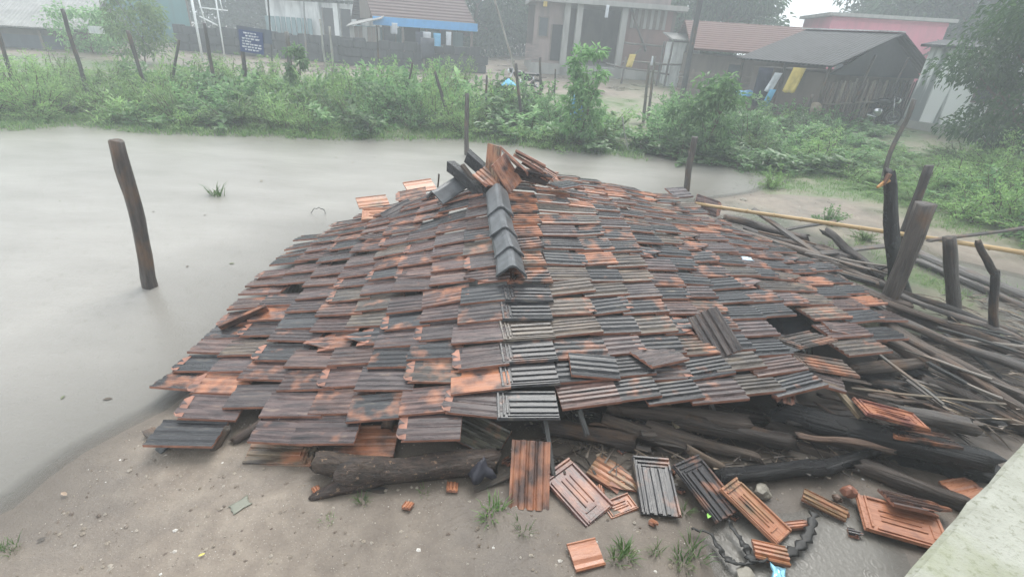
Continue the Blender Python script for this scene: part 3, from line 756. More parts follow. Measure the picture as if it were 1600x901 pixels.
for k in range(26):
    if k < 14: a = (U(1230, 1420), U(575, 690)); b = (a[0] + U(70, 170), a[1] + U(8, 48)); zone = 'between the roof front and the concrete ledge'; z = U(.16, .30)
    else: a = (U(860, 1150), U(642, 690)); b = (a[0] + U(60, 150), a[1] + U(4, 34)); zone = 'under the front edge of the right slope'; z = U(.10, .20)
    c, cw = random.choice([((.10, .075, .06), 'brown'), ((.045, .037, .032), 'dark'), ((.15, .13, .115), 'greyish'), ((.16, .10, .07), 'reddish')])
    timber(a, z, b, z - U(.02, .1), U(.014, .03), cw + ' ' + ('long' if b[0] - a[0] > 110 else 'short') + ' split stick lying ' + zone, c, 'split_stick', 'stick', 'split sticks ' + zone, flat=U(.35, .8), rough=.5, jag=1.2, bend=.04)
# bamboo pole with nodes
pa, pb = P(1088, 318, .52), P(1660, 404, .62)
bam = wood('bamboo_pole', pa, pb, .026, .03, (.40, .27, .12), bend=.004, rough=.05, rings=16, mat=plain('bamboo', (.42, .29, .14), .4, .3, 5, stretch=(.6, 12, 12)))
tag(bam, 'long yellow bamboo pole slanting behind the timbers past the posts', 'bamboo pole')
for k in range(1, 12):
    link('node', tube('bamboo_node', .018, .033, .033, 9, 3, 0, .03, 1, k, 0), bam.data.materials[0], bam, Matrix.Translation(((k / 12 - .5) * (pb - pa).length, noise.noise((0, 0, 0)) * 0, 0)))
o = wood('rail', P(1450, 376, .66), P(1660, 344, .78), .022, None, (.06, .055, .05), .6, kind='plank'); tag(o, 'dark thin rail rising right from the short post', 'rail')
timber((1372, 420), .3, (1404, 410), .36, .025, 'short dark slat leaning on the charred stump', (.04, .04, .04), 'slat', 'slat', kind='plank', flat=.5)

def post(top, base, r, label, Y=None, zb=0.0, col=(0.10, 0.088, 0.078), name='fence_post', cat='post', group=None, r1=None, bend=0.015, mat=None, sink=0.15):
    b = P(*base, zb) if Y is None else PY(*base, Y)
    t = PY(*top, b.y)
    if Y is not None:
        d = (b - t)
        if d.z < 0: b = t + d * ((t.z - gz(b.x, b.y)) / -d.z)
    b2 = b + (b - t).normalized() * sink
    return tag(wood(name, b2, t, r, r1 or r * .85, col, bend=bend, rough=.2, mat=mat, rings=14, jag=.15), label, cat, group)
post((186, 220), (237, 447), .078, 'thick weathered post standing alone in the flood water', r1=.062, col=(.105, .088, .078), bend=.02)
post((730, 146), (729, 242), .055, 'slim post in the water behind the ridge heap')
post((1085, 214), (1070, 306), .065, 'crooked post at the water edge behind the far roof corner', bend=.04)
post((1452, 258), (1418, 350), .055, 'dark leaning post just behind the thick sawn one', zb=-.0, Y=6.4, col=(.07, .06, .055))
post((1425, 155), (1373, 296), .05, 'thin crooked pole leaning right in front of the motorbikes', bend=.05, col=(.11, .095, .085))
post((1446, 318), (1384, 486), .085, 'thick sawn post leaning right over the timber heap', zb=.05, col=(.115, .098, .085), r1=.085, bend=.01)
st = thing('charred_stump', 'black charred trunk with torn yellow wood at its top', 'stump')
b, t = P(1412, 462, .0), None
t = PY(1388, 268, b.y)
wood('trunk', b - V((0, 0, .1)), t, .105, .05, (.012, .012, .013), bend=.02, rough=.3, mat=M_CHAR, parent=st, rings=12)
wood('splinter', t + V((0.0, -.05, -.08)), t + V((-.12, -.1, -.16)), .022, .012, (.55, .28, .09), rough=.4, parent=st)
wood('splinter', t + V((-.01, -.05, -.02)), t + V((-.05, -.08, -.13)), .025, .02, (.24, .10, .05), rough=.4, parent=st)
post((1482, 372), (1492, 502), .062, 'short upright post with flat top right of the leaning posts', zb=.02, r1=.055, bend=.005, col=(.075, .065, .056))
cp = thing('crooked_post', 'thin black crooked post at the right end of the row', 'post')
b = P(1560, 536, .0); m_ = PY(1553, 425, b.y); t = PY(1527, 380, b.y)
wood('lower_stem', b - V((0, 0, .1)), m_, .045, .038, (.03, .027, .025), bend=.03, parent=cp)
wood('upper_stem', m_ - (t - m_).normalized() * .03, t, .038, .03, (.03, .027, .025), bend=.03, parent=cp)

# forked log in front of the roof
fk = thing('forked_log', 'thick forked log with flaking bark in front of the left slope', 'log')
M_BARK, N, L, b_ = mk('flaking_wet_bark')
vec, oi = obj_vec(N, L, (6, 14, 14)); v2, _ = obj_vec(N, L, (9, 9, 9)); n1 = noisen(N, L, 2.2, 6, .7, vec); n2 = noisen(N, L, 3, 4, .7, v2)
c_ = mixc(N, L, mrange(N, L, n1.outputs[0], .35, .65, 0, 1), (.018, .013, .011), oi.outputs['Color'])
L.new(mixc(N, L, mrange(N, L, n2.outputs[0], .60, .66, 0, .8), c_, (.34, .22, .14)), b_.inputs['Base Color']); b_.inputs['Roughness'].default_value = .42; bump(N, L, b_, n1.outputs[0], 1.0, .04)
wood('trunk', P(778, 720, .12), P(545, 738, .115), .078, .088, (.085, .058, .044), bend=.02, rough=.22, parent=fk, rings=18, seg=14, mat=M_BARK)
wood('branch', P(600, 735, .12), P(494, 720, .16), .082, .062, (.10, .07, .05), bend=.03, rough=.25, parent=fk, seg=12, mat=M_BARK)
wood('branch', P(600, 740, .105), P(487, 778, .03), .072, .028, (.075, .05, .04), bend=.03, rough=.2, parent=fk, seg=12, mat=M_BARK)
timber((560, 762), .03, (628, 772), .02, .022, 'dark slat under the forked log', (.05, .055, .055), 'slat', 'slat', kind='plank', flat=.6)
timber((232, 672), .05, (262, 702), .0, .035, 'grey splinter under the left front roof corner', (.10, .105, .105), 'slat', 'slat', kind='plank', flat=.4)
timber((240, 716), .0, (272, 682), .08, .035, 'pointed grey slat crossing under the left front corner', (.08, .085, .085), 'slat', 'slat', kind='plank', flat=.4)
timber((328, 712), .0, (356, 668), .14, .022, 'thin dark stick holding up the left front tiles', (.08, .07, .06), 'stick', 'stick')
timber((365, 690), .04, (410, 660), .12, .03, 'brown stick in the gap of the left front tiles', (.10, .07, .055), 'stick', 'stick')
timber((740, 768), .03, (798, 742), .07, .02, 'small board angled on the mud below the upright tile', (.13, .11, .09), 'board', 'board', kind='plank', flat=.4)
# crumpled dark cloth by the forked log's end
def crumple(name, label, cat, c, size, mat, n=9, amp=.3, seed=0):
    vs, fs = [], []
    for j in range(n):
        for i in range(n):
            x, y = i / (n - 1) - .5, j / (n - 1) - .5
            k = 1 + .35 * noise.noise((x * 3, y * 3, seed))
            edge = 1 - max(abs(x), abs(y)) * 1.6
            vs.append((x * size[0] * k, y * size[1] * k, size[2] * (max(0, edge) + amp * noise.noise((x * 5 + seed, y * 5, 2)))))
    for j in range(n - 1):
        for i in range(n - 1): fs.append((j * n + i, j * n + i + 1, (j + 1) * n + i + 1, (j + 1) * n + i))
    o = link(name, mesh(name, vs, fs, True), mat, None, Matrix.Translation(c) @ Euler((0, 0, seed)).to_matrix().to_4x4())
    md = o.modifiers.new('thickness', 'SOLIDIFY'); md.thickness = .006
    return tag(o, label, cat)
crumple('dark_cloth', 'crumpled dark blue cloth at the right end of the forked log', 'cloth', P(752, 738, .1), (.16, .16, .12), plain('dark_cloth', (.02, .02, .03), .6, .3, 10), seed=.4)
crumple('plastic_scrap', 'pale green plastic scrap half buried in the mud', 'plastic scrap', P(376, 788, .04), (.10, .07, .003), plain('green_film', (.20, .205, .165), .25, .3, 8), seed=.9)
crumple('plastic_scrap', 'white plastic scrap caught between the left front tiles', 'plastic scrap', P(438, 660, .16), (.07, .06, .04), plain('white_film', (.62, .66, .66), .25, .2, 8), seed=2.1)
crumple('blue_packet', 'shiny blue and silver packet at the bottom of the picture', 'packet', P(1216, 897, .05), (.10, .07, .03), plain('foil', (.30, .62, .80), .12, .6, 5, metal=.6), seed=1.2)
crumple('plastic_scrap', 'pale blue plastic scrap on the far right slope', 'plastic scrap', right_pt(2.75, 8.3) + V((0, 0, .05)), (.12, .1, .03), plain('pale_blue_film', (.5, .6, .68), .2, .2, 8), seed=3.1)
# black rubber strip in loops
def strip(name, label, cat, pts, wd, mat):
    c = [P(x, y, z) for x, y, z in pts]
    vs, fs = [], []
    cc = []
    for i in range(len(c) - 1):
        p0, p1, p2, p3 = c[max(0, i - 1)], c[i], c[i + 1], c[min(len(c) - 1, i + 2)]
        for t in [k / 6 for k in range(6)]:
            cc.append(.5 * ((2 * p1) + (p2 - p0) * t + (2 * p0 - 5 * p1 + 4 * p2 - p3) * t * t + (3 * p1 - p0 - 3 * p2 + p3) * t ** 3))
    cc.append(c[-1])
    for i, p in enumerate(cc):
        d = (cc[min(i + 1, len(cc) - 1)] - cc[max(i - 1, 0)]).normalized()
        sd_ = d.cross(V((0, 0, 1))).normalized()
        wv_ = wd * (.35 + 2.2 * abs(noise.noise((i * .37, 2, 1)))); p = p + V((0, 0, .02 * noise.noise((i * .5, 7, 1))))
        for (a, b_) in ((-1, 0), (-.5, .004), (.5, .005), (1, 0)): vs.append(p + sd_ * wv_ * a + V((0, 0, b_)))
    for i in range(len(cc) - 1):
        for k in range(3): fs.append((i * 4 + k, i * 4 + k + 1, (i + 1) * 4 + k + 1, (i + 1) * 4 + k))
    o = link(name, mesh(name, vs, fs, True), mat)
    md = o.modifiers.new('thickness', 'SOLIDIFY'); md.thickness = .008
    return tag(o, label, cat)
M_RUB = plain('wet_rubber', (.02, .02, .019), .55, .5, 25, bmp=.5)
strip('rubber_strip', 'twisted black rubber strip looping through the puddle', 'rubber strip', [(1080, 826, .05), (1108, 832, .05), (1128, 862, .04), (1150, 880, .05), (1180, 876, .05), (1215, 872, .05), (1250, 852, .05), (1266, 828, .06), (1272, 800, .07)], .022, M_RUB)
strip('rubber_strip', 'short dark rubber flap hanging between the buff tile and the loop', 'rubber strip', [(1138, 812, .07), (1152, 835, .05), (1168, 858, .05), (1178, 880, .05)], .032, M_RUB)

# stones, clay lump, leaves
def stone(name, label, cat, c, s, mat, seed):
    bm = bmesh.new(); bmesh.ops.create_icosphere(bm, subdivisions=2, radius=1)
    for v in bm.verts:
        k = 1 + .35 * noise.noise(v.co * 1.3 + V((seed, 0, 0))); v.co = V((v.co.x * s[0] * k, v.co.y * s[1] * k, max(-.4, v.co.z) * s[2] * k))
    me = bpy.data.meshes.new(name); bm.to_mesh(me); bm.free()
    return tag(link(name, me, mat, None, Matrix.Translation(c) @ Euler((0, 0, seed)).to_matrix().to_4x4()), label, cat)
M_STONE = plain('grey_stone', (.26, .24, .20), .6, .3, 14, bmp=.3)
stone('stone', 'squarish pale stone behind the buff tile', 'stone', P(1192, 768, .04), (.055, .05, .045), M_STONE, 1)
stone('stone', 'small brown stone beside the front grass tufts', 'stone', P(984, 886, .03), (.022, .02, .02), plain('brown_stone', (.18, .13, .11), .5, .3, 14), 2)
stone('clay_lump', 'round reddish clay lump above the puddle', 'clay lump', P(1326, 768, .06), (.045, .042, .05), plain('clay_lump', (.26, .11, .07), .5, .35, 14, bmp=.3), 3)
stone('stone', 'grey flat stone at the bottom edge below the rubber strip', 'stone', P(1165, 897, .03), (.06, .05, .02), M_STONE, 4)
stone('stone', 'rust brown stone beside the clay lump', 'stone', P(1308, 778, .03), (.03, .025, .025), plain('rust_stone', (.10, .06, .04), .5, .3, 14), 5)
stone('stone', 'dark pebble in the far muddy path', 'stone', P(1162, 313, .03), (.07, .06, .04), M_STONE, 6)
def dead_leaf(label, c, s, col, rz):
    vs = [(-1, 0, .0), (-.3, .42, .12), (.5, .36, .1), (1, 0, .02), (.5, -.36, .1), (-.3, -.42, .12), (0, 0, .0)]
    fs = [(6, 0, 1), (6, 1, 2), (6, 2, 3), (6, 3, 4), (6, 4, 5), (6, 5, 0)]
    o = link('fallen_leaf', mesh('fallen_leaf', [(x * s, y * s, z * s) for x, y, z in vs], fs), plain('leaf_' + label[:6], col, .5, .2, 20), None, Matrix.Translation(c) @ Euler((0, 0, rz)).to_matrix().to_4x4())
    return tag(o, label, 'leaf')
dead_leaf('single yellow leaf on the mud in the lower left', P(315, 866, .045), .017, (.55, .48, .12), .6)
dead_leaf('dark brown leaf on the wet shore near the left edge', P(64, 842, .045), .022, (.07, .06, .05), .7)
dead_leaf('pale brown curled leaf on the wet shore above the dark one', P(100, 771, .04), .026, (.30, .22, .16), -.3)
dead_leaf('bright green torn leaf beside the blackened tile', P(1108, 804, .07), .03, (.25, .55, .10), 1.0)

random.seed(55)
for k in range(16):
    px, py = (U(60, 480), U(240, 640)) if k < 11 else (U(500, 700), U(225, 260))
    p = P(px, py, .004)
    if sdf(p.to_2d(), POND) < -.2: dead_leaf('bit of brown leaf litter floating on the open flood water', p, U(.02, .045), random.choice([(.10, .08, .06), (.18, .15, .10), (.12, .14, .07)]), U(0, 6))['group'] = 'leaf litter floating on the water'
tw = strip('twig', 'thin bent twig sticking out of the water by the left eave', 'twig', [(486, 333, .0), (490, 327, .08), (500, 325, .11), (507, 329, .06), (508, 334, .0)], .008, M_RUB)
# gravel: far too many to count
vs, fs = [], []
for k in range(4500):
    if rnd() < .85: x, y = U(-2.6, 2.6), 1.45 + 1.6 * rnd() ** 1.2
    else: x, y = U(2.0, 6.5), U(5.5, 10)
    z = gz(x, y)
    if z < .004: continue
    s = .0028 + .013 * rnd() ** 5 + (.004 if y > 5 else 0); o0 = len(vs); a = U(0, 6)
    for (dx, dy, dz) in ((1, 0, .1), (.2, .8, .05), (-.9, .4, .1), (-.6, -.7, .05), (.4, -.8, .1), (.05, .05, .75)):
        q = U(.7, 1.2) * s
        vs.append((x + (dx * math.cos(a) - dy * math.sin(a)) * q, y + (dx * math.sin(a) + dy * math.cos(a)) * q, z + dz * q))
    fs += [(o0 + i, o0 + (i + 1) % 5, o0 + 5) for i in range(5)]
mg, N, L, b_ = mk('gravel'); g_ = N.new('ShaderNodeNewGeometry')
L.new((lambda r_: (L.new(g_.outputs['Random Per Island'], r_.inputs[0]), r_.outputs[0])[1])(ramp(N, [(0, (.13, .10, .08)), (.6, (.27, .23, .18)), (.93, (.38, .34, .29)), (1, (.7, .68, .64))])), b_.inputs['Base Color']); b_.inputs['Roughness'].default_value = .45
gr = link('gravel', mesh('gravel', vs, fs), mg); gr['kind'] = 'stuff'; gr['label'] = 'small gravel scattered over the wet mud'; gr['category'] = 'gravel'

# ------------------------------------------------------------------ concrete ledge
e1, e2 = P(1410, 901, 1.4), P(1600, 690, 1.4)
d = (e2 - e1).normalized(); nrm = V((d.y, -d.x, 0))
M_CONC, N, L, b_ = mk('mossy_concrete')
tcn = N.new('ShaderNodeTexCoord')
n1 = noisen(N, L, 7, 6, .65, tcn.outputs['Object']); n2 = noisen(N, L, 45, 5, .7, tcn.outputs['Object'])
c_ = mixc(N, L, mrange(N, L, n1.outputs[0], .3, .7, 0, 1), (.29, .295, .245), (.40, .405, .355))
c_ = mixc(N, L, mrange(N, L, n2.outputs[0], .54, .66, 0, .75), c_, (.15, .16, .10))
n5 = noisen(N, L, 2.6, 5, .7, tcn.outputs['Object'])
c_ = mixc(N, L, mrange(N, L, n5.outputs[0], .45, .62, 0, .55), c_, (.24, .26, .15))
L.new(c_, b_.inputs['Base Color']); b_.inputs['Roughness'].default_value = .6; bump(N, L, b_, n2.outputs[0], .9, .012)
bm = bmesh.new()
A, B = e1 - d * 1.6, e2 + d * 2.4
nseg = 60
top0 = []; rows = []
for i in range(nseg + 1):
    t = i / nseg; p = A + (B - A) * t
    wob = .008 * noise.noise((t * 30, 1, 0)) + .004 * noise.noise((t * 90, 3, 0))
    rows.append([bm.verts.new(q) for q in (p - nrm * (wob - .0) + V((0, 0, -.14)), p - nrm * wob + V((0, 0, -.015)), p + nrm * (.015 + wob) , p + nrm * .4 + V((0, 0, .004)), p + nrm * 1.5, p + nrm * 1.5 + V((0, 0, -.14)))])
for i in range(nseg):
    for k in range(6): bm.faces.new((rows[i][k], rows[i + 1][k], rows[i + 1][(k + 1) % 6], rows[i][(k + 1) % 6]))
bm.faces.new(rows[0]); bm.faces.new(rows[-1][::-1])
bmesh.ops.recalc_face_normals(bm, faces=bm.faces[:])
me = bpy.data.meshes.new('concrete_ledge'); bm.to_mesh(me); bm.free()
led = link('concrete_ledge', me, M_CONC); tag(led, 'pale mossy concrete ledge cutting the lower right corner', 'ledge')
prism('support_wall', [(-.1, -1.6), (.1, -1.6), (.1, -.15), (-.1, -.15)], 0, 6, M_CONC, led, frame_x(A + nrm * 1.0 + V((0, 0, -0.0)), B + nrm * 1.0) @ Matrix.Translation((-3, 0, 0)))
# ------------------------------------------------------------------ plants
def leaf(vs, fs, p, d, up, ln, wd, fold=0.25):
    d = d.normalized(); s = d.cross(up)
    if s.length < 1e-3: s = d.cross(V((1, 0, 0)))
    s.normalize(); n = s.cross(d); o = len(vs)
    vs += [p, p + d * ln * .45 + s * wd * .5 + n * wd * fold, p + d * ln - n * ln * .15, p + d * ln * .45 - s * wd * .5 + n * wd * fold]
    fs.append((o, o + 1, o + 2, o + 3))
def rdir(zmin=-1.0):
    while True:
        v = V((U(-1, 1), U(-1, 1), U(zmin, 1)))
        if .1 < v.length < 1: return v.normalized()
def limb(vs, fs, p0, p1, r0, r1, seg=5):
    x = (p1 - p0).normalized(); y = x.cross(V((.3, .5, .8))).normalized(); z = x.cross(y); o = len(vs)
    for p, r in ((p0, r0), (p1, r1)):
        for k in range(seg):
            a = 2 * math.pi * k / seg; vs.append(p + y * math.cos(a) * r + z * math.sin(a) * r)
    for k in range(seg): fs.append((o + k, o + (k + 1) % seg, o + seg + (k + 1) % seg, o + seg + k))
def shrub_meshes(kind, seed):
    random.seed(seed)
    lv, lf, sv, sf = [], [], [], []
    ns = {'broad': 26, 'fine': 34, 'reed': 26, 'big': 16}[kind]
    for k in range(ns):
        a = U(0, 6.283); tilt = U(.1, 1.15) if kind != 'reed' else U(.1, .8)
        L = U(.55, 1.08) * (1 - .25 * tilt)
        d = V((math.cos(a) * math.sin(tilt), math.sin(a) * math.sin(tilt), math.cos(tilt)))
        p = V((U(-.16, .16), U(-.16, .16), 0)); n = 7; pts = [p]
        for i in range(n):
            d = (d + V((U(-.16, .16), U(-.16, .16), -.05 - .07 * tilt))).normalized(); p = p + d * (L / n); pts.append(p)
        for i in range(0, n - 1, 2): limb(sv, sf, pts[i], pts[i + 2 if i + 2 <= n else n], .010 * (1 - i / n) + .003, .008 * (1 - i / n) + .002, 4)
        for i in range(2, n + 1):
            if kind == 'broad':
                for _ in range(7):
                    q = pts[i] + rdir() * U(.0, .07); leaf(lv, lf, q, rdir(-.4) + d * .3, V((0, 0, 1)) + rdir() * .5, U(.06, .12), U(.03, .058))
            elif kind == 'big':
                for _ in range(4):
                    q = pts[i] + rdir() * U(.0, .08); leaf(lv, lf, q, rdir(-.5) + d * .2, V((0, 0, 1)) + rdir() * .4, U(.13, .22), U(.07, .12))
            elif kind == 'fine':
                for _ in range(13):
                    q = pts[i] + rdir() * U(.0, .10); leaf(lv, lf, q, rdir(-.3) + d * .5, V((0, 0, 1)) + rdir() * .6, U(.035, .08), U(.014, .028))
            else:
                for _ in range(7):
                    q = pts[i] + rdir() * U(0, .06); leaf(lv, lf, q, rdir(-.2) + d * .6, V((0, 0, 1)) + rdir() * .4, U(.12, .24), U(.012, .022), .1)
    return mesh('foliage', lv, lf), mesh('stems', sv, sf)
SHRUB = {}
for kind, mat in (('broad', M_LEAF_BROAD), ('fine', M_LEAF_FINE), ('reed', M_LEAF_FINE), ('big', leaf_material('big_leaf', (.10, .20, .08), (.17, .30, .13), (.30, .42, .22)))):
    SHRUB[kind] = []
    for s_ in range(3):
        a, b = shrub_meshes(kind, 100 + s_ * 7 + len(kind)); a.materials.append(mat); b.materials.append(M_STEM)
        SHRUB[kind].append((a, b))
random.seed(21)
def shrub(x, y, h, wd, kind, label, group, name='shrub', cat='shrub'):
    fo, stm = random.choice(SHRUB[kind])
    t = thing(name, label, cat, (x, y, max(-.08, gz(x, y)) - .03), U(0, 6.28), group)
    t.scale = (wd, wd * U(.85, 1.15), h)
    link('foliage', fo, None, t); link('stem', stm, None, t)
    return t
# the thicket on the far bank, zone by zone: px range, front line (px y on the ground), depth in metres, how many, height range, kinds
def front_y(px): return pw(px, [(-120, 196), (40, 200), (110, 192), (230, 206), (420, 210), (560, 216), (700, 214), (820, 226), (960, 240), (1030, 250), (1120, 262), (1250, 272), (1370, 305), (1450, 340), (1560, 385), (1700, 430)])
ZONES = [(-120, 60, 3.0, 11, (1.0, 1.5), 'fff', 'the thicket at the far left end'),
         (60, 230, 4.5, 20, (.75, 1.25), 'fffr', 'the thicket by the curved fence post'),
         (230, 420, 5.0, 24, (.95, 1.45), 'ffbBr', 'the thicket below the blue signboard'),
         (420, 560, 5.0, 20, (.95, 1.5), 'ffrB', 'the thicket before the pillared house'),
         (560, 730, 5.0, 24, (1.1, 1.65), 'bBf', 'the thicket before the blue eaved house'),
         (730, 860, 4.0, 16, (.9, 1.35), 'bBf', 'the thicket behind the slim water post'),
         (860, 960, 2.6, 12, (.7, 1.05), 'bBf', 'the bushes under the tall sapling'),
         (1010, 1150, 6.0, 24, (.8, 1.35), 'bbB', 'the bushes before the red tiled house'),
         (1150, 1330, 7.0, 34, (.7, 1.05), 'bBf', 'the thicket before the dark shed'),
         (1330, 1480, 6.0, 34, (.5, .78), 'bff', 'the thicket before the motorbikes'),
         (1480, 1760, 7.5, 50, (.9, 1.35), 'ffb', 'the thicket under the near tree')]
KN = {'b': 'broad', 'f': 'fine', 'r': 'reed', 'B': 'big'}
KW = {'B': 'large leaved', 'b': 'broad leaved', 'f': 'feathery', 'r': 'narrow leaved'}
for (x0, x1, dep_, n, hr, kinds, zone) in ZONES:
    for k in range(n):
        px = x0 + (x1 - x0) * (k + rnd()) / n
        p = P(px, front_y(px), 0)
        fr = (k * .618 + .1 * rnd()) % 1.0; dd = dep_ * fr
        y = p.y + .25 + dd; x = p.x * y / p.y + U(-.2, .2)
        h = U(*hr) * (.6 if dd < .5 else .85 if dd < 1.5 else 1.0)
        if 1322 < px < 1425 and dd > 4.6: continue
        if 1290 < px < 1440: h *= .66 if dd < 2.5 else .5
        kk = random.choice(kinds); m_ = (hr[0] + hr[1]) / 2
        lab = ('low ' if h < m_ * .75 else 'tall ' if h > m_ * 1.08 else '') + KW[kk] + ' green bush ' + ('at the front of ' if fr < .33 else 'in the middle of ' if fr < .67 else 'at the back of ') + zone
        shrub(x, y, h, U(.95, 1.5), KN[kk], lab, 'bushes of ' + zone)
# low weeds trailing into the water along the bank, and grass on the wet ground to the right
def blades(vs, fs, x, y, z, n, hh, spread):
    for _ in range(n):
        a = U(0, 6.283); r = spread * rnd() ** .7
        p = V((x + math.cos(a) * r, y + math.sin(a) * r, z)); dirn = V((math.cos(a) * U(.2, 1.1), math.sin(a) * U(.2, 1.1), 1)).normalized()
        L = hh * U(.5, 1.1); s = V((-dirn.y, dirn.x, 0)).normalized() * hh * .035; q = p + dirn * L * .6; e = p + dirn * L + V((math.cos(a), math.sin(a), -.5)) * L * .25
        o = len(vs); vs += [p - s, p + s, q + s * .8, q - s * .8, e]; fs.append((o, o + 1, o + 2, o + 3)); fs.append((o + 3, o + 2, o + 4))
vs, fs = [], []
for k in range(2600):
    px = U(-60, 1010); p = P(px, front_y(px) + U(-14, 4), 0); blades(vs, fs, p.x, p.y, max(gz(p.x, p.y), -.03), 5, U(.10, .26), .12)
for k in range(5200):
    px = U(1130, 1760); lo = front_y(px); p = P(px, U(lo - 10, lo + U(0, 130)), 0)
    if grassy(p.x, p.y) * (.45 + .6 * noise.noise((p.x * .8, p.y * .8, 9))) < .28 * rnd() + .1: continue
    blades(vs, fs, p.x, p.y, gz(p.x, p.y), 4, U(.05, .13), .1)
gs = link('bank_grass', mesh('bank_grass', vs, fs), M_GRASS); gs['kind'] = 'stuff'; gs['label'] = 'short grass and weeds along the bank'; gs['category'] = 'grass'
def tuft(px, py, z, n, hh, spread, label, name='grass_tuft', cat='grass tuft'):
    p = P(px, py, z); vs, fs = [], []
    for _ in range(4):
        blades(vs, fs, U(-.5, .5) * spread, U(-.5, .5) * spread, 0, n // 4, hh, spread * .5)
    o = link(name, mesh(name, vs, fs), M_GRASS, None, Matrix.Translation((p.x, p.y, max(gz(p.x, p.y), -.01))))
    return tag(o, label, cat)
tuft(343, 304, 0, 40, .24, .16, 'grass tuft standing alone in the flood water')
tuft(775, 806, .04, 50, .10, .10, 'spreading grass tuft on the mud below the upright tile')
tuft(818, 824, .04, 24, .07, .06, 'small weed right beside the spreading grass tuft')
tuft(970, 868, .04, 60, .10, .07, 'dense green grass tuft beside the lone orange fragment')
tuft(1024, 860, .04, 24, .07, .06, 'thin grass sprig between the two denser tufts')
tuft(1078, 866, .04, 60, .10, .11, 'wide grass tuft left of the rubber strip')
tuft(568, 782, .04, 30, .07, .06, 'dark green weed under the forked log')
tuft(660, 772, .04, 14, .06, .05, 'tiny grass sprig right of the forked log slat')
tuft(516, 812, .04, 14, .05, .05, 'tiny weed on the mud below the forked log tip')
tuft(1075, 792, .05, 30, .07, .05, 'bright weed between the black tile and the blackened tile')
tuft(15, 862, .0, 40, .06, .06, 'small green weed at the lower left edge')
shrub(*P(1205, 294, 0).to_2d(), .55, .55, 'fine', 'lone rounded bush on the muddy path', None)
shrub(*P(1292, 352, 0).to_2d(), .42, .4, 'broad', 'small leafy plant behind the bamboo pole', None)
shrub(*P(1350, 378, 0).to_2d(), .25, .4, 'fine', 'low weed patch behind the bamboo pole near the stump', None)
shrub(*P(1300, 400, 0).to_2d(), .22, .4, 'fine', 'low weed behind the stacked timbers', None)

def tree_meshes(seed, hh, cr, clumps, per, lsize, low=.25, trunk_r=.16, flat=1.0, spray=False):
    random.seed(seed); lv, lf, sv, sf = [], [], [], []
    p = V((0, 0, 0)); pts = [p]
    for i in range(6):
        p = p + V((U(-.05, .05) * hh, U(-.05, .05) * hh, hh * .8 / 6)); pts.append(p)
    for i in range(6): limb(sv, sf, pts[i], pts[i + 1], trunk_r * (1 - i / 7), trunk_r * (1 - (i + 1) / 7), 8)
    for k in range(clumps):
        t = U(low, 1.0); ang = U(0, 6.283)
        rr = cr * math.sqrt(max(.05, 1 - ((t - .55) / .62) ** 2)) * U(.45, 1.0)
        c = V((math.cos(ang) * rr, math.sin(ang) * rr, hh * t))
        base = pts[min(5, int(t * 5))]
        if k % 2 == 0: limb(sv, sf, base, c, trunk_r * .25, trunk_r * .06, 5)
        cs = cr * U(.22, .42)
        for _ in range(per):
            v = rdir(); q = c + V((v.x * cs, v.y * cs, v.z * cs * .6 * flat)) * (rnd() ** .4)
            if spray: q.z -= .12 * cs * ((q - c).length / cs) ** 2
            leaf(lv, lf, q, v + V((0, 0, -.5)) + rdir() * .7, V((0, 0, 1)) + rdir() * .6, lsize * U(.7, 1.4), lsize * U(.35, .6))
    return mesh('crown', lv, lf), mesh('trunk', sv, sf)
def tree(name, meshes, loc, label, group=None, scale=(1, 1, 1), mat=None, rz=None):
    t = thing(name, label, 'tree', loc, U(0, 6.28) if rz is None else rz, group)
    t.scale = scale
    for nm, me, mm in (('crown', meshes[0], mat or M_LEAF_TREE), ('trunk', meshes[1], M_STEM)):
        link(nm, me, mm, t)
    return t
BIG = [tree_meshes(300 + k, 8.0, 3.9, 64, 150, .34, .06, .22) for k in range(3)]
random.seed(31)
for k, (px, Y, h, lab) in enumerate([(-60, 42, 1.0, 'hazy tree behind the grey sheet roofed house at the left'), (60, 49, 1.1, 'hazy tree behind the teal sheet fence'), (170, 45, 1.0, 'pale tree right behind the teal sheet fence'), (270, 50, 1.1, 'misty tree behind the white pipe frame'), (360, 47, 1.0, 'misty tree above the blue signboard'), (450, 50, 1.2, 'misty tree behind the white pillared house'), (545, 45, 1.0, 'misty dark tree between the pillared and the blue eaved house'),
                                    (640, 49, 1.1, 'tree hidden behind the blue eaved house roof'), (735, 41, 1.0, 'dark misty tree right of the blue eaved house'), (790, 45, 1.15, 'dark misty tree left of the brick building'), (870, 52, 1.1, 'tree behind the unfinished brick building'), (970, 49, 1.1, 'tree behind the plank boarding of the brick building'), (1055, 41, 1.0, 'misty tree behind the electric pole'), (1112, 37, .95, 'broad crowned tree left of the bright sky gap'),
                                    (1245, 75, .5, 'faint distant tree in the bright sky gap'), (1282, 58, .52, 'small misty tree at the right of the sky gap'), (1392, 38, .95, 'dark tree above the pink wall'), (1430, 36, 1.15, 'dense tree above the white stained wall'), (1520, 32, 1.0, 'dense tree filling the upper right'), (1610, 34, 1.1, 'dense tree behind the near right tree')]):
    p = PY(px, 100, Y)
    tree('background_tree', BIG[k % 3], (p.x, Y, gz(p.x, Y) - .1), lab, 'misty trees behind the village', (h * 1.05, h, h))
random.seed(33)
near = tree_meshes(410, 5.2, 2.2, 125, 230, .11, .14, .12, .55, True)
p = PY(1600, 215, 13.5); tree('near_tree', near, (p.x + .6, 13.5, 0), 'near tree with drooping dark foliage at the right edge', None, (1.15, 1.15, 1.45), leaf_material('near_leaf', (.035, .085, .03), (.05, .115, .04), (.09, .17, .06)), .4)
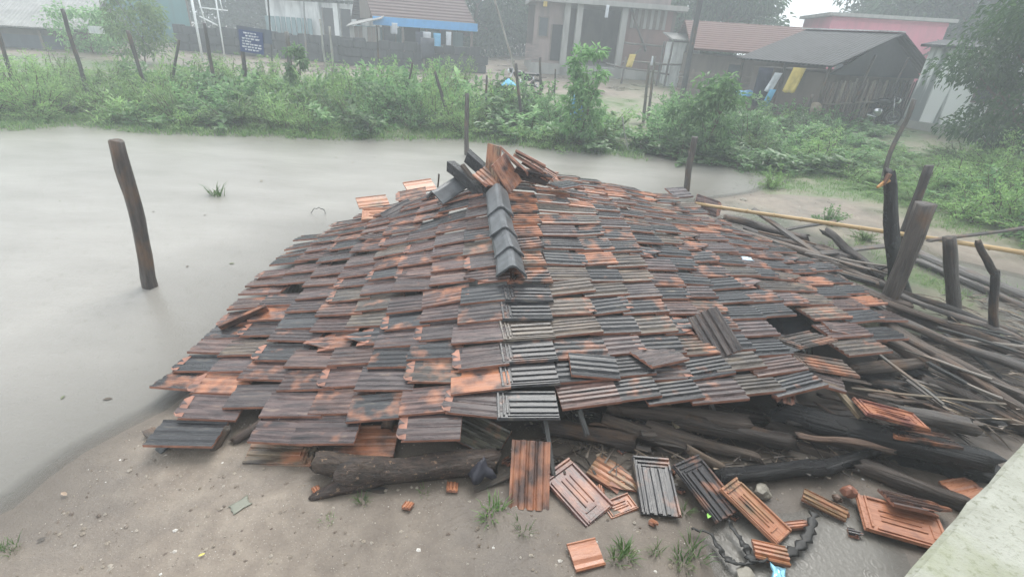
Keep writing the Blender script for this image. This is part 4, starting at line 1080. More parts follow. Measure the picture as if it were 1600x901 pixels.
for (px, py, Y, hh, cr, cl, lab, m_) in [(905, 215, 13.4, 2.35, .48, 26, 'tall slender sapling with broad leaves in the middle of the thicket', M_LEAF_BROAD), (1105, 225, 13.0, 2.0, .62, 26, 'leafy sapling left of the shed in front of the tiled house', M_LEAF_BROAD), (1060, 225, 13.6, 1.25, .4, 12, 'short sapling with big leaves at the yard gap', M_LEAF_BROAD),
                                         (232, 120, 22, 3.1, 1.1, 34, 'light green young tree beside the teal fence', M_LEAF_FINE), (470, 170, 15.5, 1.75, .3, 10, 'thin young plant right of the signboard', M_LEAF_BROAD), (150, 95, 24, 1.7, 1.3, 26, 'dark green bush against the grey house', M_LEAF_BROAD)]:
    p = PY(px, py, Y)
    tree('sapling', tree_meshes(int(500 + px), hh, cr, cl * 2, 34, .15 if Y < 20 else .17, .12, .03), (p.x, Y, gz(p.x, Y) - .03), lab, None, (1, 1, 1), m_)
random.seed(40)
# fence posts and sticks standing in the thicket
GP = 'rough fence posts in the thicket'
for (tp, bp, Y, r, lab) in [((95, 14), (125, 100), 14.5, .055, 'tall curved fence post near the left edge'), ((-4, 50), (12, 105), 14.0, .05, 'leaning fence post cut by the left edge'), ((199, 48), (219, 112), 14.5, .055, 'thick leaning fence post left of the signboard'), ((279, 62), (272, 108), 16, .04, 'short crooked fence post before the bright puddle'),
                            ((319, 36), (330, 98), 15.5, .05, 'dark fence post left of the signboard post'), ((374, 46), (381, 98), 15.5, .06, 'thick post carrying the blue signboard'), ((448, 50), (456, 130), 16, .07, 'flat topped pale post right of the signboard'), ((500, 30), (506, 82), 19, .035, 'thin dark post before the white pillared house'),
                            ((517, 42), (520, 112), 17, .04, 'bent fence post before the white pillared house'), ((589, 40), (592, 95), 19, .035, 'thin dark post at the corner of the blue eaved house'), ((644, 98), (632, 145), 15.2, .035, 'curved stick in the thicket before the blue eaved house'), ((680, 112), (698, 178), 14.6, .045, 'dark forked stick leaning in the dark green bushes'), ((760, 118), (760, 165), 15.5, .035, 'short straight stick left of the blue cloth'),
                            ((806, 100), (812, 165), 15.3, .05, 'tapered dark post right of the blue cloth'), ((844, 90), (844, 138), 19, .05, 'dark upright post in the open yard'), ((868, 108), (867, 130), 20, .035, 'short stake in the open yard'), ((1015, 98), (1008, 160), 17, .05, 'pale post at the yard gate'), ((1023, 88), (1016, 155), 17.4, .045, 'second pale post at the yard gate'), ((972, 182), (980, 228), 13.4, .02, 'thin white stake at the bank'), ((1270, 148), (1258, 192), 17, .045, 'dark stake before the shed wall')]:
    pale = 'pale' in lab or 'white' in lab
    post(tp, bp, r, lab, Y=Y, group=None, bend=.035 if 'cur' in lab or 'crook' in lab or 'bent' in lab else .015, col=(.5, .5, .47) if 'white' in lab else (.2, .19, .17) if pale else (.085, .078, .072))
# ------------------------------------------------------------------ village
def wallmat(name, col, stain=(.2, .2, .19), rough=.75, s=1.2):
    m, N, L, b = mk(name)
    vec, oi = obj_vec(N, L, (1.5, 1.5, .35))
    n1 = noisen(N, L, s, 6, .65, vec)
    L.new(mixc(N, L, mrange(N, L, n1.outputs[0], .42, .64, 0, .85), col, stain), b.inputs['Base Color'])
    b.inputs['Roughness'].default_value = rough
    return m
def tileroof(name, c1, c2):
    m, N, L, b = mk(name)
    tc = N.new('ShaderNodeTexCoord')
    wv_ = N.new('ShaderNodeTexWave'); wv_.bands_direction = 'Y'; wv_.inputs['Scale'].default_value = 1.1; wv_.inputs['Distortion'].default_value = .3
    L.new(tc.outputs['Object'], wv_.inputs['Vector'])
    n1 = noisen(N, L, 3, 4, .7, tc.outputs['Object'])
    c = mixc(N, L, n1.outputs[0], c1, c2)
    L.new(c, b.inputs['Base Color']); b.inputs['Roughness'].default_value = .75; b.inputs['Specular IOR Level'].default_value = .25
    bump(N, L, b, wv_.outputs[0], .9, .06)
    return m
def sheetroof(name, c1):
    m, N, L, b = mk(name)
    tc = N.new('ShaderNodeTexCoord')
    wv_ = N.new('ShaderNodeTexWave'); wv_.bands_direction = 'X'; wv_.inputs['Scale'].default_value = 2.2
    L.new(tc.outputs['Object'], wv_.inputs['Vector'])
    n1 = noisen(N, L, 1.4, 5, .7, tc.outputs['Object'])
    L.new(mixc(N, L, mrange(N, L, n1.outputs[0], .35, .7, 0, 1), c1, tuple(x * .6 for x in c1)), b.inputs['Base Color']); b.inputs['Roughness'].default_value = .7; b.inputs['Specular IOR Level'].default_value = .3
    bump(N, L, b, wv_.outputs[0], .6, .04)
    return m
M_ROOF = tileroof('old_tile_roof', (.13, .085, .08), (.075, .055, .055)); M_ROOF2 = tileroof('red_tile_roof', (.15, .08, .07), (.085, .055, .052))
M_GREYSHEET = sheetroof('grey_sheet_roof', (.34, .34, .33)); M_DARKSHEET = sheetroof('dark_sheet_roof', (.045, .047, .051))
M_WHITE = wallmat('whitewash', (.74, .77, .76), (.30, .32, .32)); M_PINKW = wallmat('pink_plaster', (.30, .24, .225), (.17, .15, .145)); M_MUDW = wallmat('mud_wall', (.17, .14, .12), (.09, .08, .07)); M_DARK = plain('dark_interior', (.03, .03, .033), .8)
M_BLUEF = plain('blue_fascia', (.10, .36, .70), .4, .12, 3); M_TEALW = wallmat('teal_wall', (.16, .27, .29), (.10, .16, .18)); M_TEAL = wallmat('teal_sheet', (.10, .24, .25), (.10, .18, .18)); M_PINK = wallmat('pink_wall', (.62, .20, .27), (.50, .19, .24))
M_CONCF = wallmat('bare_concrete', (.34, .34, .32), (.22, .22, .21)); M_TIMB = plain('grey_timber', (.17, .14, .12), .7, .35, 5); M_STONEW = wallmat('dark_stone_wall', (.06, .063, .066), (.03, .033, .035), s=5); M_TARP = wallmat('slate_tarp', (.10, .12, .15), (.07, .08, .10), .4)
M_GLASS = plain('dark_pane', (.05, .06, .07), .15)
def along(A, B, label, cat, name, zg=None):      # an Empty between two eave points; local X from A to B, Y away from the viewer
    d = B - A; rz = math.atan2(d.y, d.x); c = (A + B) / 2
    z = gz(c.x, c.y) if zg is None else zg
    return thing(name, label, cat, (c.x, c.y, z), rz), d.to_2d().length, c.z - z
def slope(name, mat, parent, x0, x1, y0, z0, y1, z1, th=.06):     # roof slope, its own local frame so that the courses run level
    L_ = math.hypot(y1 - y0, z1 - z0); a = math.atan2(z1 - z0, y1 - y0)
    return box(name, mat, parent, ((x0 + x1) / 2, (y0 + y1) / 2, (z0 + z1) / 2), (x1 - x0, L_, th), (a, 0, 0))
def window(parent, x, z, w_, h_, y=-.0, fr=M_TIMB, pane=M_GLASS, name='window'):
    o = box(name, pane, parent, (x, y - .012, z), (w_, .03, h_))
    for (dx, dz, sx, sz) in ((-w_ / 2, 0, .06, h_ + .06), (w_ / 2, 0, .06, h_ + .06), (0, h_ / 2, w_ - .062, .06), (0, -h_ / 2, w_ - .062, .06)):
        box('frame', fr, o, (dx, -.02, dz), (sx, .06, sz))
    return o
# grey sheet roofed house, far left
t, W, E_ = along(PY(-150, 30, 23), PY(139, 49, 25), 'low grey sheet roofed house with slate tarp wall at the upper left', 'house', 'sheet_roof_house')
slope('roof', M_GREYSHEET, t, -W / 2, W / 2, -.5, E_, 2.6, E_ + 1.25)
slope('roof', M_GREYSHEET, t, -W / 2, W / 2, 5.6, E_, 2.62, E_ + 1.25)
box('wall', M_MUDW, t, (0, 2.6, E_ / 2 - .05), (W - .4, 4.8, E_ - .1))
tarp = box('tarp', M_TARP, t, (-.5, .12, E_ / 2 - .15), (W - 1.4, .05, E_ - .35))
box('gable', M_MUDW, t, (W / 2 - .3, 2.6, E_ + .3), (.15, 2.4, .6))
for k in range(5): box('post', M_TIMB, t, (-W / 2 + .3 + k * (W - .6) / 4, -.3, E_ / 2 - .04), (.1, .1, E_ - .08))
# teal sheet fence and white water tank stand
t, W, E_ = along(PY(120, 6, 30), PY(292, 14, 31), 'teal sheet fence behind the light green young tree', 'fence', 'sheet_fence')
for k in range(7): box('panel', M_TEAL, t, (-W / 2 + (k + .5) * W / 7, .03 * (k % 2), E_ / 2 + .6), (W / 7 - .01, .02, E_ + 1.0))
for k in range(8): box('post', M_TIMB, t, (-W / 2 + k * W / 7, .09, E_ / 2 + .6), (.07, .07, E_ + 1.2))
t = thing('plastic_crate', 'small white crate by the dark green bush at the left', 'crate', PY(152, 52, 22.5))
for (c, s) in (((0, 0, 0), (.42, .3, .03)), ((-.2, 0, .13), (.03, .3, .23)), ((.2, 0, .13), (.03, .3, .23)), ((0, -.14, .13), (.37, .03, .23)), ((0, .14, .13), (.37, .03, .23))): box('side', M_WHITE, t, c, s)
# white pipe frame with cables
t = thing('pipe_frame', 'white metal pipe frame standing in the yard left of the signboard', 'frame', V((0, 0, 0)))
M_PIPE = plain('white_pipe', (.72, .75, .76), .4, .1); Y = 24
for (a, b, r) in (((298, -8), (318, 100), .05), ((308, -8), (322, 40), .03), ((312, 12), (356, 17), .025), ((342, -6), (348, 17), .025), ((312, 26), (340, 40), .03), ((336, -8), (352, 95), .03)):
    o = wood('pipe', PY(*a, Y), PY(*b, Y), r, r, (.7, .7, .7), bend=0, rough=.0, mat=M_PIPE, parent=t, seg=8, rings=2, jag=0)
# dark compound wall
t, W, E_ = along(PY(272, 38, 28), PY(560, 60, 27), 'long low dark stone compound wall before the pillared house', 'wall', 'compound_wall')
def stone_wall(t, W, E_, th=.35):
    for row in range(3):
        x = -W / 2 - U(0, .3); z0 = row * E_ / 3
        while x < W / 2:
            w_ = U(.45, .9); hh = E_ / 3 * (U(.8, 1.15) if row == 2 else 1) - .012
            box('stone', M_STONEW, t, (x + w_ / 2, U(-.03, .03), z0 + hh / 2), (w_ - .012, th, hh), (0, R(U(-1, 1)), 0), .03)
            x += w_
stone_wall(t, W, E_)
# white pillared house
t, W, E_ = along(PY(400, -14, 38), PY(562, 8, 36), 'grey white house with two dark doorways between white pillars', 'house', 'pillared_house')
box('wall', M_WHITE, t, (0, 2.2, E_ / 2 - .1), (W, 3.0, E_ - .2))
for x in (.05, .23, .40): box('pillar', M_WHITE, t, (x * W, .55, E_ / 2 - .1), (.35, .3, E_ - .2))
for x in (.14, .315):
    o = box('door', M_DARK, t, (x * W, .68, 1.2), (.95, .04, 2.3)); box('door_frame', M_TIMB, o, (-.45, -.03, 0), (.07, .05, 2.3)); box('door_frame', M_TIMB, o, (.45, -.03, 0), (.07, .05, 2.3))
window(t, .44 * W, 1.6, .3, .4, .52)
for k in range(9): box('fence_board', M_TEALW, t, (-W / 2 + .25 + k * .42, .4, .9), (.3, .05, 1.5 + .3 * noise.noise((k, 1, 4))))
slope('roof', M_GREYSHEET, t, -W / 2 - .3, W / 2 + .3, .1, E_, 4.2, E_ + 1.0)
box('plinth', M_CONCF, t, (0, 1.9, .06), (W + .1, 3.9, .12))
# blue eaved tile house
t, W, E_ = along(PY(586, 34, 29), PY(742, 43, 31.5), 'tile roofed house with bright blue eave board and shaded veranda', 'house', 'tile_roof_house')
slope('roof', M_ROOF, t, -W / 2 - .1, W / 2 + .1, 0, E_ + .05, 3.4, E_ + 2.2, .09)
slope('roof', M_ROOF, t, -W / 2 - .1, W / 2 + .1, 6.8, E_ + .05, 3.42, E_ + 2.2, .09)
o = box('eave_board', M_BLUEF, t, (0, -.08, E_ + .02), (W + .25, .04, .40)); 
for k in range(4): box('seam', M_BLUEF, o, (-W / 2 + .7 + k * 1.3, -.025, 0), (.04, .015, .40))
box('wall', M_TEALW, t, (0, 4.1, E_ / 2 - .15), (W - .2, 5.0, E_ - .3))
box('gable', M_MUDW, t, (W / 2 - .2, 3.4, E_ + .6), (.15, 3.0, 1.0)); box('gable', M_MUDW, t, (-W / 2 + .2, 3.4, E_ + .6), (.15, 3.0, 1.0))
for k in range(5): box('veranda_post', M_TIMB, t, (-W / 2 + .15 + k * (W - .3) / 4, .12, E_ / 2 - .1), (.12, .12, E_ - .2))
o = box('door', M_DARK, t, (-.4, 1.58, 1.0), (.9, .05, 1.9)); box('handle', M_PIPE, o, (.35, -.04, 0), (.04, .04, .16))
window(t, -1.7, 1.3, .7, .8, 1.59); window(t, 1.6, 1.3, .7, .8, 1.59)
box('veranda_rail', M_TIMB, t, (0, .1, .62), (W - .4, .06, .5)); box('plinth', M_STONEW, t, (0, 2.9, .15), (W + .3, 6.2, .3))
M_CLOTHW = plain('pale_cloth', (.55, .58, .62), .8, .2); M_CLOTHY = plain('yellow_cloth', (.62, .48, .14), .8, .2); M_CLOTHB = plain('blue_cloth', (.14, .42, .66), .7, .2); M_CLOTHD = plain('dark_laundry', (.03, .035, .06), .8, .2)
def cloth(top, w_, h_, mat, label, Y, sway=.0, name='hanging_cloth', cat='cloth'):
    p = PY(*top, Y); vs, fs = [], []
    for j in range(7):
        for i in range(6):
            x = (i / 5 - .5) * w_ * (1 - .08 * j / 6); vs.append((x + sway * j / 6, .04 * math.sin(i * 2.1 + j * .3) * (j / 6), -h_ * j / 6 * (1 + .12 * noise.noise((i * .6, 3, w_)))))
    for j in range(6):
        for i in range(5): fs.append((j * 6 + i, j * 6 + i + 1, (j + 1) * 6 + i + 1, (j + 1) * 6 + i))
    o = link(name, mesh(name, vs, fs, True), mat, None, Matrix.Translation(p)); md = o.modifiers.new('thickness', 'SOLIDIFY'); md.thickness = .012
    return tag(o, label, cat)
cloth((615, 36), .4, .5, M_CLOTHW, 'grey cloth hanging at the left of the blue eaved veranda', 29.3)
cloth((667, 50), .45, .6, M_CLOTHW, 'pale washing in the middle of the blue eaved veranda', 30.0)
cloth((683, 52), .4, .9, M_CLOTHB, 'pale blue washing right of the middle on the veranda', 30.2); cloth((701, 50), .3, .7, M_CLOTHW, 'white washing at the right end of the veranda', 30.5); cloth((655, 50), .4, 1.0, M_CLOTHD, 'dark washing left of the pale piece on the veranda', 29.8)
# lean-to at its left
t, W, E_ = along(PY(545, 40, 28), PY(592, 26, 28.2), 'small lean-to of grey boards left of the blue eaved house', 'lean-to', 'board_lean_to')
bd = [box('board', M_TIMB if k % 3 else M_CONCF, t, (-W / 2 + (k + .5) * W / 7, .1, (E_ - .2) / 2), (W / 7 - .015, .04, E_ - .3)) for k in range(7)]
box('roof', M_GREYSHEET, t, (0, .7, E_ + .02), (W + .3, 1.8, .04), (.1, -.25, 0))
# low dark wall before the veranda
t, W, E_ = along(PY(540, 62, 26.5), PY(745, 72, 27), 'low dark wall in front of the blue eaved house', 'wall', 'yard_wall')
stone_wall(t, W, E_, .3)
p = PY(668, 70, 26.2); t = thing('water_drum', 'dark drum on two legs before the blue eaved house', 'drum', (p.x, p.y, gz(p.x, p.y)))
link('drum', tube('drum', .9, .33, .33, 16, 4, 0, .01, 1, 2, 0), plain('black_drum', (.05, .055, .07), .4), t, Matrix.Translation((0, 0, 1.0)) @ Euler((0, R(90), 0)).to_matrix().to_4x4())
for x in (-.18, .18): box('leg', M_TIMB, t, (x, 0, .3), (.08, .08, .6))
# signboard
pc = PY(393, 66, 15.3)
t = thing('signboard', 'small dark blue signboard with white lettering on a post', 'signboard', pc, R(8))
box('board', plain('sign_blue', (.035, .06, .16), .4, .1), t, (0, 0, 0), (.62, .025, .56), (0, R(5), 0))
box('back_board', M_TARP, t, (.1, .04, .18), (.9, .02, .36), (0, R(4), 0))
M_LET = plain('sign_white', (.78, .8, .82), .6, .05)
random.seed(5)
for k, (x0, x1) in enumerate([(-.2, .14), (-.15, .2), (-.24, .24), (-.24, 0), (-.24, .26), (-.25, .26), (-.18, .22)]):      # seven rows of script, head bar with strokes below
    z = .21 - k * .07; y = -.018; bm = bmesh.new()
    x = x0
    def bx(xa, xb, za, zb):
        r = bmesh.ops.create_cube(bm, size=1); bmesh.ops.scale(bm, vec=(xb - xa, .004, zb - za), verts=r['verts']); bmesh.ops.translate(bm, vec=((xa + xb) / 2, 0, (za + zb) / 2), verts=r['verts'])
    while x < x1:
        wl = U(.05, .13)
        bx(x, min(x + wl, x1), .012, .020)
        q = x + .008
        while q < min(x + wl, x1) - .01:
            bx(q, q + U(.006, .014), -.018, .0115); q += U(.014, .024)
        x += wl + .014
    me = bpy.data.meshes.new('lettering'); bm.to_mesh(me); bm.free()
    link('lettering', me, M_LET, t, Euler((0, R(5), 0)).to_matrix().to_4x4() @ Matrix.Translation((0, y, z)))
# electric and other poles
for (a, b, Y, r, lab, col) in [((1097, -14), (1069, 132), 20, .11, 'dark electric pole rising out of the picture right of centre', (.09, .095, .10)), ((418, -10), (425, 92), 22, .035, 'thin dark pole right of the signboard', (.06, .065, .07)), ((474, -6), (478, 76), 26, .04, 'thin grey pole before the white pillared house', (.3, .32, .33)),
                              ((778, 18), (817, 150), 19, .035, 'long pale pole leaning left in the open yard', (.42, .40, .36)), ((176, -6), (236, 80), 20, .012, 'dark slanting wire at the upper left', (.1, .1, .1))]:
    p0, p1 = PY(*b, Y), PY(*a, Y)
    if 'wire' not in lab and 'leaning' not in lab: p0 = p0 + (p0 - p1).normalized() * max(0, (p0.z - gz(p0.x, p0.y)) / max(.05, (p1 - p0).normalized().z))
    tag(wood('wire' if 'wire' in lab else 'pole', p0, p1 + (p1 - p0) * .15, r, r * .85, col, bend=.004, rough=.05), lab, 'wire' if 'wire' in lab else 'pole')
# unfinished brick building
A, B = PY(830, 80, 29), PY(1050, 92, 29.5)
t, W, _ = along(A, B, 'unfinished two storey brick and concrete building with open ground floor', 'building', 'brick_building')
f2 = PY(900, 6, 29).z - t.location.z
X = lambda px: (PY(px, 80, 29.2).x - t.location.x)
box('plinth', M_CONCF, t, (0, 2.6, .25), (W, 5.6, .5))
x0, x1 = X(832), X(884)
o = box('wall', M_PINKW, t, ((x0 + x1) / 2, .3, f2 / 2 + .25), (x1 - x0, .2, f2 - .5))
window(t, X(846), f2 * .66, .5, .9, .19); dr = box('door', M_DARK, t, (X(868), .19, f2 * .45), (.6, .06, 1.7)); box('door_frame', M_TIMB, dr, (-.3, -.04, 0), (.07, .05, 1.7)); box('door_frame', M_TIMB, dr, (.3, -.04, 0), (.07, .05, 1.7))
for k in range(9): box('brick_course', M_PINKW, t, ((x0 + x1) / 2 - .9 + .0, .19, .62 + k * .09), (.7, .035, .075))
for px in (880, 899, 968): box('column', M_CONCF, t, (X(px) , -.05, f2 / 2 + .01), (.3, .3, f2 - .0))
box('back_wall', M_MUDW, t, (0, 4.6, f2 / 2), (W, .2, f2)); box('side_wall', M_MUDW, t, (W / 2 - .1, 2.5, f2 / 2), (.2, 3.9, f2))
box('floor_slab', M_CONCF, t, (0, 2.2, f2 + .1), (W + .4, 5.4, .22))
up = box('upper_wall', M_PINKW, t, (-.2, 2.4, f2 + 1.3), (W - .6, 4.2, 2.1)); window(t, X(860), f2 + 1.3, .6, .9, .28); window(t, X(930), f2 + 1.3, .6, .9, .28)
M_REDB = wallmat('red_brown_wall', (.25, .15, .13), (.16, .11, .10))
box('wall', M_REDB, t, ((X(975) + X(1048)) / 2, .5, f2 / 2), (X(1048) - X(975), .2, f2))
for k in range(11): box('plank', M_TIMB if k % 2 else M_CONCF, t, (X(984) + k * .17, .33, f2 - .45 + .06 * noise.noise((k, 2, 9))), (.15, .04, .9))
wood('prop', V((X(978), .1, f2)), V((X(1010), .05, 1.4)), .06, None, (.13, .12, .11), parent=t); wood('prop', V((X(975), .0, .5)), V((X(1002), -.1, 1.5)), .05, None, (.2, .18, .15), parent=t); wood('beam', V((X(972), -.1, f2 * .52)), V((X(1046), -.1, f2 * .5)), .05, None, (.25, .22, .2), parent=t)
wood('rail', V((X(958), -2.6, .9)), V((X(1048), -2.6, .95)), .04, None, (.22, .2, .18), parent=t); wood('rail', V((X(935), -2.4, .75)), V((X(1030), -2.5, .45)), .04, None, (.16, .15, .14), parent=t)
for px in (960, 1012, 1024, 1046): wood('stake', V((X(px), -2.6, -.1)), V((X(px) + .05, -2.6, 1.9 if px > 1000 else 1.1)), .05, None, (.17, .16, .15), parent=t)
cloth((989, 85), .3, .55, M_CLOTHY, 'yellow cloth hanging on the rail before the brick building', 26.2, -.1); cloth((1022, 88), .2, .4, M_CLOTHW, 'white cloth hanging at the right of that rail', 26.2); cloth((950, 8), .16, .55, M_CLOTHW, 'white strip hanging under the floor slab of the brick building', 28.4)
cloth((853, -4), .2, .4, M_CLOTHY, 'yellow cloth hung above the left window of the brick building', 28.6)
# small white outbuilding, tiled house and its yard
t, W, E_ = along(PY(1056, 62, 27), PY(1098, 66, 27), 'small white walled outbuilding beside the electric pole', 'outbuilding', 'outbuilding')
box('wall', M_WHITE, t, (0, .9, E_ / 2 - .05), (W, 1.6, E_ - .1)); slope('roof', M_GREYSHEET, t, -W / 2 - .2, W / 2 + .2, -.2, E_, 2.0, E_ + .3); dr = box('door', M_DARK, t, (.2, .09, .75), (.4, .05, 1.3)); box('frame', M_TIMB, dr, (-.2, -.03, 0), (.05, .05, 1.3))
t, W, E_ = along(PY(1086, 76, 24), PY(1230, 88, 23.5), 'low red tiled house partly hidden by the dark shed', 'house', 'red_tile_house')
slope('roof', M_ROOF2, t, -W / 2 - .2, W / 2 + 2.2, -.2, E_, 3.4, E_ + 1.15, .09); slope('roof', M_ROOF2, t, -W / 2 - .2, W / 2 + 2.2, 7.0, E_, 3.42, E_ + 1.15, .09)
box('wall', M_MUDW, t, (.9, 3.4, E_ / 2 - .1), (W + 1.8, 6.0, E_ - .2)); window(t, 0, 1.1, .6, .6, .38)
for k in range(4): box('rail', M_TIMB, t, (-.3, -1.0, .3 + k * .22), (W + .6, .06, .07), (0, R(U(-1, 1)), 0))
for k in range(4): box('rail_post', M_TIMB, t, (-W / 2 + k * W / 3, -.92, .55), (.08, .08, 1.1))
crumple('blue_tarp', 'blue tarp lying in front of the red tiled house', 'tarp', PY(1168, 150, 20), (1.1, .8, .22), plain('blue_tarp', (.12, .38, .62), .35, .2, 4), seed=.3)
# dark shed
E1, E2 = PY(1155, 92, 20.4), PY(1297, 103, 17.6)
t, W, E_ = along(E1, E2, 'dark low shed with sheet roof and stick wall behind the right thicket', 'shed', 'sheet_roof_shed')
SP, RS = 3.7, 1.12
slope('roof', M_DARKSHEET, t, -W / 2, W / 2 + .15, -.1, E_, SP, E_ + RS, .05); slope('roof', M_DARKSHEET, t, -W / 2, W / 2 + .15, 2 * SP + .1, E_ - .1, SP + .02, E_ + RS, .05)
box('ridge_flashing', M_WHITE, t, (0, SP, E_ + RS + .05), (W + .2, .35, .03))
box('wall', M_MUDW, t, (-.1, SP + .2, E_ / 2 - .1), (W - .6, 2 * SP - 1.0, E_ - .25))
gb = prism('gable', [(.5, E_ - .25), (2 * SP - .3, E_ - .3), (SP, E_ + RS - .08)], W / 2 - .22, W / 2 - .14, plain('black_gable', (.04, .042, .046), .6), t)
random.seed(8)
for k in range(46):
    y = .35 + k * .145; hgt = (E_ - .35) * U(.9, 1.02)
    wood('wall_stick', V((W / 2 - .06, y, 0)), V((W / 2 - .06 + U(-.02, .02), y + U(-.06, .06), hgt)), .034, .03, random.choice([(.30, .26, .21), (.22, .19, .155), (.15, .13, .11)]) if k < 28 else (.05, .048, .046), parent=t, seg=5, rings=3, rough=.1)
wood('cross_pole', V((W / 2 - .0, .3, .75)), V((W / 2 - .0, 4.5, .7)), .03, None, (.2, .17, .14), parent=t); wood('corner_post', V((W / 2 - .05, .15, 0)), V((W / 2 - .05, .15, E_)), .06, None, (.08, .07, .06), parent=t); wood('corner_post', V((-W / 2 + .1, .15, 0)), V((-W / 2 + .1, .15, E_)), .06, None, (.08, .07, .06), parent=t); wood('corner_post', V((.1, .1, 0)), V((.1, .1, E_)), .05, None, (.08, .07, .06), parent=t)
for y in (2.2, 4.6): wood('eave_strut', V((W / 2 + .02, y, E_ * .4)), V((W / 2 + .02, y + .35, E_ + .4)), .04, None, (.10, .09, .08), parent=t)
cloth((1250, 106), .42, .75, M_CLOTHY, 'yellow cloth hanging under the shed eave', 18.3, -.15); cloth((1217, 114), .26, .6, M_CLOTHW, 'white cloth hanging under the left part of the shed eave', 18.9, -.2); cloth((1208, 140), .22, .6, M_CLOTHB, 'pale blue cloth below the white one at the shed', 18.8, -.15); cloth((1198, 106), .5, 1.2, M_CLOTHD, 'dark clothes bunched at the left corner of the shed', 19.2)
p = PY(1272, 170, 17.6); t = thing('basket', 'round pale basket leaning at the shed wall', 'basket', p); o = link('bowl', tube('bowl', .12, .20, .13, 14, 4, 0, .05, 1, 3, 0), M_DRY, t, Euler((0, 0, R(80))).to_matrix().to_4x4()); link('rim', tube('rim', .03, .215, .215, 14, 3, 0, .02, 1, 3, 0), M_DRY, t, Euler((0, 0, R(80))).to_matrix().to_4x4() @ Matrix.Translation((-.06, 0, 0)))
# pink house and white wall
t, W, E_ = along(PY(1290, 62, 31), PY(1472, 64, 30), 'house with bright pink wall and flat grey roof behind the shed', 'house', 'pink_house')
zt = PY(1380, 30, 30.5).z - t.location.z
box('wall', M_PINK, t, (0, 2.5, zt / 2), (W, 5, zt)); box('roof', M_CONCF, t, (0, 2.5, zt + .09), (W + .5, 5.6, .16)); box('wall_band', plain('pink_band', (.50, .16, .22), .6, .1), t, (0, -.02, zt - .14), (W + .02, .05, .1)); window(t, -1.5, 1.4, .8, .9); window(t, 1.5, 1.4, .8, .9)
A, B = PY(1418, 166, 19.5), PY(1590, 172, 17.5)
t, W, _ = along(A, B, 'whitewashed house wall with dark rain streaks at the right', 'house', 'white_wall_house')
zt = PY(1460, 68, 19).z - t.location.z
M_STREAK = plain('streaked_whitewash', (.72, .75, .75), .6, .12, 2)
mm, N, L, b_ = mk('streaked_wall'); tcn = N.new('ShaderNodeTexCoord'); mp = N.new('ShaderNodeMapping'); mp.inputs['Scale'].default_value = (1.6, 1, .12); L.new(tcn.outputs['Object'], mp.inputs[0]); n1 = noisen(N, L, 1.6, 5, .6, mp.outputs[0])
L.new(mixc(N, L, mrange(N, L, n1.outputs[0], .52, .6, 0, 1), (.86, .88, .88), (.22, .24, .25)), b_.inputs['Base Color']); b_.inputs['Roughness'].default_value = .6
box('wall', mm, t, (0, 1.5, zt / 2), (W, 3.0, zt)); box('roof', M_DARKSHEET, t, (0, 1.5, zt + .06), (W + .5, 3.8, .08), (R(4), 0, 0)); box('plinth', M_CONCF, t, (0, 1.45, .15), (W + .1, 3.1, .3)); window(t, W * .2, zt * .55, .7, .8); dr = box('door', M_TIMB, t, (W * .38, -.01, 1.0), (.8, .05, 1.9)); box('handle', M_PIPE, dr, (.3, -.04, 0), (.04, .04, .14))
# motorbikes
M_TYRE = plain('tyre', (.02, .02, .02), .7); M_BIKE = plain('black_paint', (.018, .02, .025), .2, .3); M_CHROME = plain('chrome', (.6, .62, .64), .2, .1, metal=1.0); M_SEAT = plain('seat_vinyl', (.02, .02, .02), .45); M_LAMP = plain('lamp_glass', (.7, .72, .72), .1, .1)
def ring(name, R0, r0, mat, parent, mw, seg=20, k=8):
    vs, fs = [], []
    for i in range(seg):
        a = 2 * math.pi * i / seg
        for j in range(k):
            b = 2 * math.pi * j / k; q = R0 + r0 * math.cos(b); vs.append((q * math.cos(a), r0 * math.sin(b), q * math.sin(a)))
    for i in range(seg):
        for j in range(k): fs.append((i * k + j, ((i + 1) % seg) * k + j, ((i + 1) % seg) * k + (j + 1) % k, i * k + (j + 1) % k))
    return link(name, mesh(name, vs, fs, True), mat, parent, mw)
def bar(name, a, b, r, mat, parent): return wood(name, V(a), V(b), r, r, (.1, .1, .1), bend=0, rough=0, mat=mat, parent=parent, seg=7, rings=2, jag=0)
